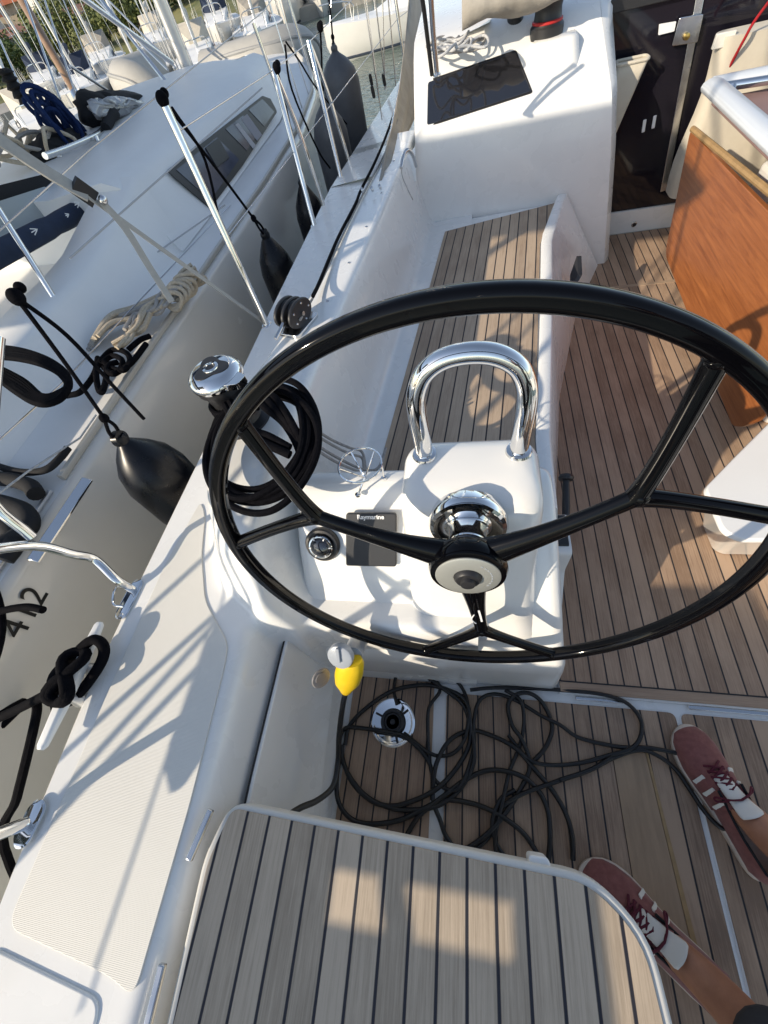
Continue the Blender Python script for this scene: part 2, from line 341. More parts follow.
# lower sole locker lids
def lid(name,x0,x1,y0,y1,label,mt=T_LOW):
    r=empty(name,((x0+x1)/2,(y0+y1)/2,0),label,'locker lid','teak lids of the lower sole')
    MB().prism(roundpoly([(x0,y0,-.012),(x1,y0,-.012),(x1,y1,-.012),(x0,y1,-.012)],.03),.0125).build('rim',GEL,r,bevel=.002,seg=2)
    e=.0045
    MB().prism(roundpoly([(x0+e,y0+e,-.003),(x1-e,y0+e,-.003),(x1-e,y1-e,-.003),(x0+e,y1-e,-.003)],.02),.006).build('teak_planks',mt,r,bevel=.0008,seg=2)
    return r
T_LEFT=teak('teak_lid',(.42,.29,.195),(.22,.145,.10),CA,.0491,-.3385,R_(2),.10,1,1.)
lid('sole_locker_lid',-.415,-.118,-.9,.262,'narrow teak lid beside the footwell wall with round steel filler cap in it',T_LEFT)
lid('sole_locker_lid',-.085,.6155,-.9,.216,'wide teak lid under the loops of black cable in front of the console')
lid('sole_locker_lid',.621,1.25,-.9,.216,'teak lid under the right foot at the lower right edge')
# slat patch (finger hatch) in the wide lid
h=empty('hatch_board',(.48,-.05,0),'plain teak repair board with pale edge let into the sole beside the left shoe','hatch board')
MB().prism([(.415,.085,.0035),(.505,.095,.0035),(.523,-.34,.0035),(.415,-.34,.0035)],.0016).build('board',mat('plain_teak',(.42,.29,.18),.7,var=.3,vscale=6,streak=(8,1,1)),h)
MB().prism([(.506,.095,.0035),(.512,.095,.0035),(.537,-.34,.0035),(.524,-.34,.0035)],.003).build('edge',WOODL,h)
# step joint hardware
hj=empty('steel_strip',(.45,.228,0),'long flat steel strip between the upper and lower teak soles','hinge strip')
MB().box((.40,.229,.0075),(.14,.010,.005)).build('hinge_leaf',STEEL,hj,bevel=.002); MB().box((.76,.231,.0075),(.22,.012,.005)).build('hinge_leaf',STEEL,hj,bevel=.002)
# ------------------------------------------------------------------ locker panel on the footwell wall
c0=[(247,787),(283,640),(296,625),(330,622),(322,700),(312,806),(252,806)]
def wallpt(u,v):  # wall plane through (-.575,.52)-( -.425,0)
    n=V((.52,0,.15)).normalized(); r=ray(u,v); q=V((-.500,0,.26))-EYE; return EYE+r*(q.dot(n)/r.dot(n))
pl=empty('side_locker_panel',(-.5,.05,.25),'moulded white panel on the footwell side wall beside the teak sole','locker panel')
n=V((.52,0,.15)).normalized()
poly=roundpoly([wallpt(246,792)-V((0,.25,0)),wallpt(246,780),wallpt(284,628),wallpt(336,622),wallpt(318,770),wallpt(310,850)],[.01,.02,.03,.02,.01,.01])
MB().prism([p+n*.012 for p in poly],.012,n).build('panel',GEL,pl,bevel=.006,seg=4)
MB().tube([p+n*.013 for p in poly],.003,6,closed=True).build('gasket',RUB,pl)
# ------------------------------------------------------------------ steering console
con=empty('helm_console',(0,.45,0),'white moulded helm console carrying the wheel between seat and teak sole','helm console')
def cs(y0,y1,x0,x1,z,r=.03): return rr((x0+x1)/2,(y0+y1)/2,(x1-x0)/2,(y1-y0)/2,r,z)
m=MB()
lv=[(-.03,.247,.72,-.46,.285),(.20,.253,.70,-.47,.268),(.255,.256,.68,-.47,.262),(.285,.264,.68,-.47,.256),(.315,.280,.68,-.47,.250)]
m.rings([cs(a,b,c,d,z,.03) for z,a,b,c,d in lv],cap1=False)
# sloping top of the base, then flat crown
sl=[(.36,.306,.67,-.47,.243),(.43,.350,.665,-.47,.233),(.50,.398,.66,-.468,.222),(.57,.449,.66,-.466,.212),(.63,.502,.655,-.462,.203),(.665,.545,.65,-.458,.196),(.682,.575,.645,-.45,.19),(.688,.59,.635,-.44,.18)]
m.rings([cs(a,b,c,d,z,.03) for z,a,b,c,d in [lv[-1]]+sl],cap0=False)
m.build('base',GELW,con,angle=50)
m=MB()
pod=[(.36,.300,.62,-.19,.20,.07),(.40,.315,.62,-.172,.178,.06),(.45,.334,.62,-.162,.166,.06),(.52,.352,.62,-.156,.160,.06),(.60,.367,.615,-.150,.152,.06),(.68,.379,.61,-.147,.147,.055),(.75,.389,.605,-.143,.143,.05),(.80,.400,.60,-.141,.141,.05),(.828,.412,.597,-.138,.138,.048),(.846,.430,.589,-.131,.131,.045),(.855,.455,.577,-.118,.118,.04),(.859,.485,.56,-.10,.10,.03)]
m.rings([rr((c+d)/2,(a+b)/2,(d-c)/2,(b-a)/2,r,z,8) for z,a,b,c,d,r in pod]); m.build('pod',GELW,con,angle=60)
# chrome shaft boss
ax=V((0,-math.cos(.1533),math.sin(.1533))); wc=V((-.004,.3216,.826)); bc=wc-ax*.076
MB().lathe(bc,[(.001,-.03),(.072,-.03),(.077,-.012),(.077,-.003),(.073,.004),(.066,.006),(.056,.001),(.046,-.001),(.040,.003),(.037,.012),(.035,.034),(.037,.038),(.037,.046),(.001,.05)],ax,48).build('shaft_boss',CHROME,con)
# guard rail
gz=.858; g=[(-.0915,.545,gz-.01),(-.0925,.546,gz+.05),(-.096,.553,gz+.115),(-.092,.56,gz+.155),(-.075,.566,gz+.190),(-.043,.570,gz+.212),(0,.571,gz+.219),(.043,.570,gz+.212),(.077,.566,gz+.190),(.094,.56,gz+.155),(.099,.553,gz+.115),(.0965,.546,gz+.05),(.0955,.545,gz-.01)]
gr=MB().tube(smooth_path(g,6),.0182,24,up=(0,1,0)).build('guard_rail',CHROME,con)
for x in(-.0915,.0955): MB().lathe((x,.545,gz-.001),[(.001,0),(.024,0),(.026,.003),(.024,.008),(.018,.010),(.001,.010)],(0,0,1),32).build('flange',CHROME,gr)
# instruments on the sloping panel
def panel(u,v,off=0):
    n=V((0,-.79,.61)).normalized(); r=ray(u,v); q=V((0,.422,.537))+n*off-EYE; return EYE+r*(q.dot(n)/r.dot(n))
pn=V((0,-.79,.61)).normalized(); px=V((1,0,0)); py=pn.cross(px)
a=panel(347,512);b=panel(397,512);c_=panel(397,565);d=panel(347,564)
MB().prism(roundpoly([a,b,c_,d],.008),.012,pn).build('instrument_cover',SCREEN,con,bevel=.003)
mid=(a+b)*.5*.94+(c_+d)*.5*.06
text('brand_lettering','Raymarine',.0165,frame(mid+pn*.0135,px,py),INK,con,bold=.0004)
k=panel(323,544); cp=MB().lathe(k,[(.001,-.01),(.047,-.01),(.048,.006),(.044,.012),(.038,.013),(.036,.008),(.001,.008)],pn,40).build('compass',BLK,con)
MB().lathe(k,[(.001,.0),(.033,.008),(.031,.020),(.022,.029),(.010,.033),(.001,.034)],pn,32).build('dome',GLASS,cp)
MB().lathe(k,[(.030,.019),(.032,.018),(.033,.021),(.031,.023)],pn,32).build('card_ring',CHROME,cp)
for i in range(12):
    a=i*math.pi/6; w=k+pn*.026+(px*math.cos(a)+py*math.sin(a))*.026
    if i%2==0: MB().box(w,(.003,.008,.002),frame((0,0,0),px*math.cos(a+math.pi/2)+py*math.sin(a+math.pi/2),pn.cross(px)).to_3x3()).build('card_mark',INK,cp)
# cup ring of steel wire on short legs
rc=P(360,465,.78); fl=[P(358,495,.69),P(384,478,.69)]
o=MB().tube([rc+V((math.cos(t)*.053,math.sin(t)*.053,0)) for t in np.linspace(0,2*math.pi,41)[:-1]],.0028,8,closed=True).build('cup_ring',CHROME,con)
MB().tube([rc+V((-.03,.044,0)),rc+V((0,0,-.05)),fl[0]],.0028,8).build('wire_leg',CHROME,o); MB().tube([rc+V((.052,.005,0)),fl[1]],.0028,8).build('wire_leg',CHROME,o); MB().tube([rc+V((.03,.044,0)),rc+V((0,0,-.05)),rc+V((-.05,-.01,0))],.0024,8).build('wire_leg',CHROME,o)
for f_ in fl: MB().lathe(f_,[(.001,0),(.008,0),(.007,.004),(.001,.005)],(0,0,1),16).build('foot',CHROME,o)
# engine control lever on starboard side of the console
MB().prism(roundpoly([(.268,.60,.17),(.268,.50,.05),(.268,.62,.02),(.268,.75,.12),(.268,.75,.30),(.268,.60,.30)],.02),.045,(1,0,0)).build('control_housing',WHT,con,bevel=.006)
MB().prism(roundpoly([(.27,.625,.22),(.27,.74,.22),(.27,.74,.308),(.27,.625,.308)],.01),.035,(1,0,0)).build('control_recess',BLK,con,bevel=.002)
l1=PX(566,530,.315); l2=PX(566,478,.325)
lvp=MB().tube([l1-V((0,.05,.06)),l1,(l1+l2)/2,l2],[.013,.012,.013,.011],14).build('throttle_lever',BLK,con)
MB().lathe(l2,[(.001,-.010),(.022,-.008),(.026,.0),(.022,.010),(.012,.014),(.001,.015)],(l2-l1),24).build('knob',BLK,lvp)
# ------------------------------------------------------------------ wheel
wh=empty('steering_wheel',tuple(wc),'large glossy black three spoke steering wheel with forked spokes','steering wheel')
bx=V((1,0,0)); by=V((0,math.sin(.1533),math.cos(.1533)))
def wp(r,a,h=0): return wc+bx*r*math.cos(R_(a))+by*r*math.sin(R_(a))+ax*h
RW=.452
N=180; rs=[]
for i in range(N):
    a=360*i/N; rad=bx*math.cos(R_(a))+by*math.sin(R_(a)); c=wp(RW,a); ring=[]
    for k in range(24):
        t=2*math.pi*k/24; ca,sa=math.cos(t),math.sin(t); rad_=.0148
        # slightly squared section with a shallow finger groove on the outer face
        e=(abs(ca)**2.6+abs(sa)**2.6)**(-1/2.6); g_=1-.10*math.exp(-((abs(t-math.pi*.5))/.28)**2)-.08*math.exp(-((abs(t-math.pi))/.3)**2)
        ring.append(c+rad*ca*e*rad_*.95*g_+ax*sa*e*rad_*g_)
    rs.append(ring)
rs.append(rs[0]); MB().rings(rs,cap0=False,cap1=False).build('rim',GLOSS,wh,angle=80)
def tap(p0,p1,p2,w0,w1,w2,n=10,flat=.8):
    pts=[];rd=[]
    for i in range(n+1):
        t=i/n; pts.append(p0*(1-t)**2+p1*2*t*(1-t)+p2*t*t); rd.append(w0*(1-t)**2+w1*2*t*(1-t)+w2*t*t)
    return pts,rd
for sa_,lab in ((154,None),(35.5,None),(-84,'spoke pointing down with small white logo')):
    m=MB()
    p,r_=tap(wp(.052,sa_,.002),wp(.16,sa_,.012),wp(.286,sa_,.002),.032,.0135,.0155); m.tube(p,r_,20,flat=.72,up=ax)
    m.ball(wp(.287,sa_,.002),.0153)
    for s_ in(-1,1):
        p,r_=tap(wp(.282,sa_,.002),wp(.32,sa_+s_*5,.001),wp(.446,sa_+s_*20.5,0),.0160,.0112,.0135); m.tube(p,r_,18,flat=.85,up=ax)
        m.ball(wp(.444,sa_+s_*20.4,0),.0136)
    sp=m.build('spoke',GLOSS,wh,angle=80)
    if lab:
        sp['label']=lab
        lg=MB()
        for j in range(9): lg.box(wp(.135+.0075*j,sa_+3.0-(.35*j if j<9 else 0)*.3,.0335-.0011*j),(.0055,.004,.0012),frame((0,0,0),wp(1,sa_)-wc,by).to_3x3())
        lg.tube([wp(.15+.055*t,sa_-1.5-2.2*math.sin(math.pi*t),.0335-.008*t) for t in np.linspace(0,1,9)],.0012,6); lg.build('logo',INK,sp)
hub=MB().lathe(wc,[(.001,-.045),(.028,-.045),(.034,-.02),(.056,-.012),(.068,.0),(.070,.022),(.066,.0325),(.056,.0355),(.001,.0355)],ax,64).build('hub',GLOSS,wh)
MB().lathe(wc,[(.024,.0345),(.025,.0388),(.054,.0388),(.057,.0370),(.057,.0335)],ax,64).build('ring_plate',mat('satin_ring',(.42,.43,.40),.4,.5),hub)
MB().lathe(wc,[(.001,.02),(.024,.02),(.024,.042),(.020,.047),(.013,.048),(.012,.055),(.001,.056)],ax,32).build('centre_nut',BLK,hub)
m=MB()
for i in range(9):
    a=55-i*11; m.box(wp(.042,a,.0392),(.0045,.0022,.0006),frame((0,0,0),wp(1,a+90)-wc,by if abs(a)>3 else bx).to_3x3())
m.build('engraving',GREYP,hub)
# ------------------------------------------------------------------ helm seat in the foreground
hs=empty('helm_bench',(-.13,-.45,0),'raised teak planked helm seat with white rim in the foreground','helm seat')
op=[(-.515,-.118),(.215,-.138),(.292,-.205),(.305,-.34),(.32,-1.0),(-.50,-1.0),(-.545,-.215)]
op=roundpoly([(x,y,.455) for x,y in op],[.04,.06,.05,.02,.01,.01,.03]); MB().prism(op,.046).build('rim',mat('seat_rim',(.66,.65,.60),.35,var=.08,vscale=6),hs,bevel=.008,seg=4)
ip=roundpoly([(x,y,.498) for x,y in [(-.506,-.129),(.208,-.150),(.277,-.211),(.291,-.345),(.305,-.98),(-.483,-.98),(-.531,-.222)]],[.02,.05,.04,.02,.01,.01,.02])
MB().prism(ip,.006).build('teak_top',T_HELM,hs,bevel=.001,seg=2)
MB().prism(roundpoly([(x,y,-.02) for x,y in [(-.46,-.24),(.16,-.26),(.22,-.40),(.22,-1.0),(-.46,-1.0)]],.05),.475).build('locker_base',GEL,hs,bevel=.015)
MB().prism(roundpoly([(.105,-.125,.44),(.14,-.125,.44),(.165,-.20,.44),(.105,-.20,.44)],.008),.05).build('latch',WHT,hs,bevel=.004)
for (y0,y1,x) in ((-.135,-.225,-.5475),(-.37,-.60,-.545)):
    MB().box((x-.012,(y0+y1)/2,.512),(.014,abs(y1-y0),.012),Matrix.Rotation(R_(-12 if y0>-.2 else 3),3,'Z')).build('hinge',STEEL,hs,bevel=.003)
# ------------------------------------------------------------------ port bench seat
se=empty('cockpit_bench',(-.02,1.8,.0),'teak planked port cockpit bench ahead of the helm console','bench seat')
tp=[(-.318,.72),(-.318,.894),(-.133,2.593),(.475,2.735),(.356,2.30),(.221,.984),(.205,.72)]
MB().prism([(x,y,.397) for x,y in tp],.006).build('teak_top',T_SEAT,se,bevel=.001,seg=2)
bp_=[(-.46,.70),(-.27,2.72),(.50,2.76),(.40,2.30),(.25,.95),(.24,.68)]
MB().prism([(x,y,-.02) for x,y in bp_],.414).build('base',GEL,se,bevel=.012)
# lip along the front with raised end
m=MB(); rs=[]
fr=[(.213,.262,.70,.412),(.223,.272,.984,.414),(.29,.342,1.6,.418),(.357,.412,2.28,.425),(.372,.43,2.36,.428),(.44,.49,2.60,.432),(.482,.535,2.745,.435)]
for a,b,y,z in fr: rs.append([V(p) for p in ((a,y,.39),(a,y,z-.006),(a+.008,y,z),(b-.008,y,z),(b,y-.0,z-.008),(interp(y,[.7,1.38,2.15,2.75],[.325,.39,.55,.79]),y,.02))])
m.rings(rs); m.build('front_lip',GEL,se,angle=50)
MB().prism(roundpoly([PX(570,288,.50),PX(570,275,.50),PX(577,255,.53),PX(578,275,.53)],.01),.02,(1,-.2,0)).build('hand_hole',BLK,se,bevel=.004)
# ------------------------------------------------------------------ cabin bulkhead, port half
cb=empty('cabin_bulkhead',(.2,2.9,0),'white moulded cabin bulkhead with dark window above the bench','cabin bulkhead')
def lf(rows,name,m_,par,ang=45,bev=0):
    m=MB(); m.rings([[V(p) for p in r] for r in rows],closed=False,cap0=False,cap1=False); return m.build(name,m_,par,angle=ang)
xs=[-.62,-.36,-.29,-.24,-.18,0,.3,.55,.66,.72]
rows=[]
def bh(x,k):  # profile k over height: returns y,z
    cur=.10*max(0,(-.17-x)/.13)**2*.6
    return [(2.76-cur*.0,.0),(2.752,.60),(2.752,.76),(2.762,.80),(2.79,.83),(2.95,.975),(3.03,1.04),(3.12,1.075),(3.6,1.09),(4.2,1.10)][k]
pr=[bh(0,k) for k in range(10)]
# side profile swept across, bending aft where it meets the coaming
for t in [(-.42,-.10,-.16),(-.38,-.08,-.08),(-.33,-.055,-.03),(-.28,-.03,-.01),(-.22,-.01,0),(-.14,0,0),(.2,0,0),(.5,0,0),(.60,0,0)]:
    x,dy,dz=t; rows.append([V((max(x,-.25+.06*x) if z>.79 else x,y+dy*(1 if z<.9 else .6),z+dz*(1 if z>.7 else 0))) for y,z in pr])
# starboard edge leans inwards
rows.append([V((interp(z,[.0,.18,.593,.834,1.02,1.3],[.83,.795,.713,.655,.60,.58]),y,z if i else .0) ) for i,(y,z) in enumerate(pr)])
lf(rows,'moulding',GEL,cb,60)
sw=[]
for i,(y,z) in enumerate(pr):
    z=z if i else .0
    sw.append((interp(z,[.0,.18,.593,.834,1.02,1.3],[.83,.795,.713,.655,.60,.58]),y,z))
rowA=[V(p) for p in sw]; rowB=[V((p[0]+.03,max(p[1]+.02,2.80),p[2])) for p in sw]; rowC=[V((p[0]+.07,3.12,p[2])) for p in sw[:-2]]+[V((sw[-2][0]+.07,3.6,sw[-2][2])),V((sw[-1][0]+.07,4.2,sw[-1][2]))]
lf([rowA,rowB,rowC],'return_wall',GEL,cb,50)
# lower part of the face between seat front and companionway
# window lying on the slope
wn_=V((0,-.145,.16)).normalized()
def slope(u,v,off=0):
    r=ray(u,v); q=V((0,2.87,.9025))+wn_*off-EYE; return EYE+r*(q.dot(wn_)/r.dot(wn_))
MB().prism(roundpoly([slope(427,126),slope(531,92),slope(515,53),slope(428,83)],.012),.006,wn_).build('window',GLASS,cb,bevel=.002)
MB().prism(roundpoly([slope(425,128),slope(533,93),slope(516,50),slope(426,81)],.012),.002,wn_).build('window_frame',BLK,cb)
# winch plinth
MB().rings([rr(.42,2.97,.14,.15,.05,.78),rr(.41,2.99,.115,.13,.05,.90),rr(.40,3.0,.10,.12,.045,.99),rr(.40,3.0,.09,.11,.04,1.0)]).build('winch_plinth',GEL,cb,angle=50)
# fabric halyard bag on the return wall
def bag(name,x,y,label,w=.13,h=.42,z=.42,d=.06):
    b=empty(name,(x,y,z),label,'storage bag')
    m=MB(); rs=[]
    for i in range(9):
        t=i/8; ww=w*(.45+.55*t)*.5; dd=d*(.3+.7*t)
        rs.append(rr(x+ww-.0+.02*t,y-dd*.5,ww,dd*.5,.02,z+h*t))
    m.rings(rs,cap1=False); o=m.build('pouch',CANVAS,b); s_=o.modifiers.new('t','SOLIDIFY'); s_.thickness=.004
    MB().tube([p+V((0,0,.002)) for p in rs[-1]],.007,8,closed=True).build('hem',CANVAS,b)
    return b
bag('canvas_bag',.70,3.07,'beige canvas pocket hanging on the port side of the smoked glass companionway door',.14,.42,.42,.07)
# ------------------------------------------------------------------ companionway
cw=empty('companionway_door',(1.3,3.12,0),'dark smoked acrylic companionway door with white sill below','door')
MB().prism(roundpoly([(.74,3.10,.018),(2.3,3.10,.018),(2.3,3.10,.148),(.74,3.10,.148)],.004),.06,(0,1,0)).build('sill',GEL,cw,bevel=.006)
MB().prism([(.80,3.115,.148),(2.2,3.115,.148),(2.2,3.115,1.02),(.58,3.115,1.02)],.012,(0,1,0)).build('pane',mat('smoked_acrylic',(.010,.009,.014),.05,spec=.38,rvar=.02),cw)
MB().prism([(.56,3.09,1.0),(2.2,3.09,1.0),(2.2,3.09,1.045),(.56,3.09,1.045)],.05,(0,1,0)).build('top_rail',BLK,cw,bevel=.004)
MB().prism([(.50,3.11,1.046),(2.2,3.11,1.046),(2.2,3.4,1.09),(.50,3.4,1.09)],.03,(0,0,1)).build('sliding_hatch_edge',GEL,cw,bevel=.01)
m=MB(); m.box((1.10,3.108,.62),(.035,.008,.80),Matrix.Rotation(R_(-9),3,'Y')); m.build('slide_bar',STEEL,cw,bevel=.003)
MB().prism(roundpoly([PY(659,24,3.105),PY(676,21,3.105),PY(674,31,3.105),PY(658,35,3.105)],.004),.006,(0,-1,0)).build('sticker',INK,cw)
MB().prism(roundpoly([PY(679,17,3.10),PY(703,13,3.10),PY(697,42,3.10),PY(671,46,3.10)],.008),.012,(0,-1,0)).build('lock_plate',STEEL,cw,bevel=.003)
q=PY(686,36,3.09); MB().lathe(q,[(.001,0),(.014,0),(.012,.02),(.001,.022)],(0,-1,0),20).build('lock',BRASS,cw)
q=PY(634,224,3.098); dr=MB().lathe(q,[(.001,0),(.016,0),(.016,.004),(.011,.006),(.001,.006)],(0,-1,0),24).build('drain_fitting',STEEL,cw)
MB().lathe(q,[(.010,.006),(.010,.012),(.0001,.012)],(0,-1,0),16).build('drain_plug',BLK,dr)
for (u,v) in ((644,126),(654,122)):
    q=PY(u,v,3.108); MB().box(q,(.016,.006,.055),Matrix.Rotation(R_(-8),3,'Y')).build('bolt_slot',INK,cw,bevel=.003)
# things seen inside: the interior behind the glass is dark
tag(flat('cabin_floor',[(.8,3.13),(2.2,3.13),(2.2,5.),(.8,5.)],-.3,mat('dark_interior',(.05,.035,.025),.8),.001,.02),kind='structure')
# big canvas bag to starboard of the door
b=empty('canvas_bag',(1.2,3.0,.3),'wide beige canvas bag standing behind the table beside the door','storage bag')
m=MB(); rs=[]
for i in range(10):
    t=i/9; rs.append(rr(1.36+.02*t,3.0,.24-.03*(1-t)+.01*math.sin(7*t),.07+.015*math.sin(5*t+1),.05,.25+.62*t))
m.rings(rs,cap1=True); m.build('pouch',CANVAS,b,angle=60)
MB().box((1.15,2.96,.86),(.08,.02,.05)).build('label_tag',LEATH,b,bevel=.004)
q0=PY(745,38,2.9);q1=PY(768,-8,2.9)
tag(MB().tube(smooth_path([q0-V((0,-.05,.1)),q0,(q0+q1)/2+V((.01,0,0)),q1+V((.1,0,.1))],5),.006,10).build('red_rope',ropemat('rope_red',(.35,.02,.03),(.25,.02,.02))),'red rope falling behind the beige bag beside the door','rope')
b=empty('cushion',(1.55,2.85,.2),'cream seat back cushion behind the table at the right edge','cushion')
MB().rings([rr(1.72,2.72,.24,.06,.05,z) for z in (.30,.34,.8,.92)]).build('pad',mat('cream_vinyl',(.72,.67,.58),.6,var=.08),b,bevel=.01)
# starboard bench, mostly outside the frame
st=empty('cockpit_bench',(2.2,1.8,0),'white starboard cockpit bench beyond the table','bench seat')
MB().prism([(1.95,.6,-.02),(2.6,.6,-.02),(2.6,3.08,-.02),(1.95,3.08,-.02)],.42).build('base',GEL,st,bevel=.02); MB().prism([(1.98,.65,.398),(2.3,.65,.398),(2.3,3.0,.398),(1.98,3.0,.398)],.006).build('teak_top',T_SEAT,st)
MB().prism([(2.45,-1.2,.3),(3.5,-1.2,.3),(3.5,3.3,.3),(2.45,3.3,.3)],.4).build('coaming',GEL,st,bevel=.04)
# ------------------------------------------------------------------ cockpit table
tb=empty('cockpit_table',(1.3,1.9,0),'cockpit table with orange varnished drop leaf and pale grey top frame','table')
lp=[PX(690,131,1.0),PX(666,248,1.0),PX(666,258,1.0),PX(685,307,1.0),PX(732,426,1.0),PX(742,427,1.0),V((1.0,1.16,.26)),V((1.0,1.14,.70))]
MB().prism(roundpoly([V((1.0,p.y,p.z)) for p in lp],[.02,.02,.02,0,.02,.02,0,.02]),.018,(1,0,0)).build('drop_leaf',WOOD,tb,bevel=.003)
te=[(1.0,2.60,.665),(1.0,1.76,.716),(1.0,1.14,.75)]
MB().tube([V(p)+V((.009,0,.002)) for p in te],.012,8).build('leaf_edge',WOODL,tb)
# body of the table
MB().prism(roundpoly([(1.2,1.35,.02),(1.55,1.35,.02),(1.55,2.3,.02),(1.2,2.3,.02)],.05),.60).build('pedestal',WHT,tb,bevel=.02)
fa=P(706,103,.84); 
M_=MB()
fq=[(1.035,2.62),(1.035,1.2),(1.6,1.2),(1.6,2.62)]
for (a,b) in zip(fq,fq[1:]+fq[:1]): M_.tube([(a[0],a[1],.80),(b[0],b[1],.80)],.045,12,flat=.6)
M_.build('top_frame',mat('pale_grey_plastic',(.60,.64,.68),.35,coat=.3),tb,bevel=.004)
MB().prism([(1.05,1.22,.74),(1.58,1.22,.74),(1.58,2.6,.74),(1.05,2.6,.74)],.02).build('top_tray',mat('tray_liner',(.25,.16,.15),.6),tb,bevel=.003)
rl=[(1.10,2.56,.84),(1.10,2.56,.93),(1.10,2.55,.95),(1.75,2.35,.98)]
rl=[PX(729,117,1.09),PX(733,85,1.09)]
tr=MB().tube([rl[0],rl[1]],.012,14).build('rail_post',CHROME,tb)
MB().tube([rl[1]+V((-.03,.02,-.005)),rl[1]+V((.5,-.16,.02))],.016,16).build('grab_rail',CHROME,tb)
# white box on the sole at right
wb=empty('deck_box',(1.0,.9,0),'white angular deck box at the right edge behind the orange table leaf','box')
a=[P(703,488,.30),P(735,455,.30),P(768,422,.30),V((1.35,1.2,.30)),V((1.35,.645,.30)),P(768,541,.30),P(741,541,.30),P(722,532,.30)]
cen=V((1.05,.9,.0)); rs=[]
for z,s_ in ((.025,.62),(.05,.66),(.24,.90),(.285,.99),(.30,.975)):
    rs.append([V((cen.x+(p.x-cen.x)*s_,cen.y+(p.y-cen.y)*s_,z)) for p in roundpoly(a,[.02,0,0,.05,.05,0,.02,.03])])
MB().rings(rs).build('shell',GELW,wb,bevel=.004)

for (x,y,z,nn) in ((-.43,.47,.5955,pn),(-.43,.33,.397,pn),(.18,.47,.5955,pn),(.205,.33,.397,pn)):
    pass
# ================================================================== deck hardware on our boat
def plate(c,ax,l,w,m,par,name='base_plate'):
    c=V(c); rot=Matrix.Rotation(ax,4,'Z'); rs=[]
    for z,s_ in ((0,1),(.004,1),(.0065,.9)): rs.append([c+rot@p for p in rr(0,0,w*s_,l*s_,w*s_*.98,z,8)])
    o=MB().rings(rs).build(name,CHROME,par,angle=30)
    return o
# aft rail (pushpit) on the port quarter
pp=empty('pushpit_rail',(-1.0,.2,.52),'bent stainless steel stern rail on two feet along the deck edge','guard rail')
f1=V((-.99,.345,.52)); A=PX(95,560,-1.05); B=PX(20,546,-1.07); 
f2=P(30,823,.52); f2=V((-.985,f2.y,.52))
top=[f1,f1+V((-.012,.006,.06)),A,A+V((-.008,-.012,.06)),B,V((-1.08,.18,.98)),V((-1.10,-.1,1.08)),V((-1.12,-.6,1.12)),V((-1.08,-1.1,1.13)),V((-.85,-1.4,1.13)),V((-.2,-1.45,1.13))]
MB().tube(smooth_path(top,6),.0125,14).build('top_rail',CHROME,pp)
MB().tube(smooth_path([B+V((.004,.03,-.01)),V((-1.09,.42,.93)),V((-1.10,.60,1.02)),V((-1.1,.75,1.10))],5),.0125,14).build('gate_brace',CHROME,pp)
MB().tube([f2,f2+V((-.03,-.04,.12)),f2+V((-.10,-.24,.6))],.0135,14).build('rail_leg',CHROME,pp)
MB().tube([(-.93,-1.25,.5),(-1.0,-1.3,1.13)],.0125,12).build('rail_leg',CHROME,pp); MB().tube([(-.3,-1.3,.3),(-.3,-1.44,1.13)],.0125,12).build('rail_leg',CHROME,pp)
plate(f1+V((.004,-.03,.001)),R_(-4),.062,.021,CHROME,pp); plate(f2+V((.008,.0,.001)),R_(-4),.045,.024,CHROME,pp)
MB().tube(smooth_path([f1+V((-.015,.01,.03)),f1+V((-.045,-.01,.02)),f1+V((-.035,-.05,.012)),f1+V((0,-.055,.008))],5),.0035,8).build('lifeline_eye',CHROME,pp)
for dy in (-.085,): MB().lathe(f1+V((.004,dy+.005,.007)),[(.001,0),(.008,0),(.006,.003),(.001,.004)],(0,0,1),14).build('screw',STEEL,pp)
# shapes added on the rail, outside the frame, that shade the helm seat
hp0=[V((-1.235+.004*k,-.66+.06*k,.915)) for k in range(9)]; MB().tube(hp0,[.01,.028]+[.036]*5+[.028,.01],14).build('shadow_pad',DCANV,pp)  # unseen pad added to throw the broad shadow band on the side deck
lr=empty('rail_shade_frame',(-1.1,-1.2,1.15),'unseen dark frame added over the stern rail to shade the helm seat','shade frame')  # added shade caster, its gap lets a lit patch onto the helm seat
for (x0,x1,y0,y1) in ((-1.50,-.78,-1.10,-.985),(-1.50,-.78,-1.46,-1.20),(-1.50,-1.26,-1.198,-1.102),(-.90,-.78,-1.198,-1.102)):
    MB().prism([(x0,y0,1.15),(x1,y0,1.15),(x1,y1,1.15),(x0,y1,1.15)],.02).build('panel',GLASS,lr)
MB().prism(roundpoly([(-1.15,-1.55,.70),(-.62,-1.55,.70),(-.62,-1.25,.70),(-1.15,-1.25,.70)],.06),.36).build('shade_block',WHT,lr,bevel=.03)  # unseen block added for more shade on the helm seat
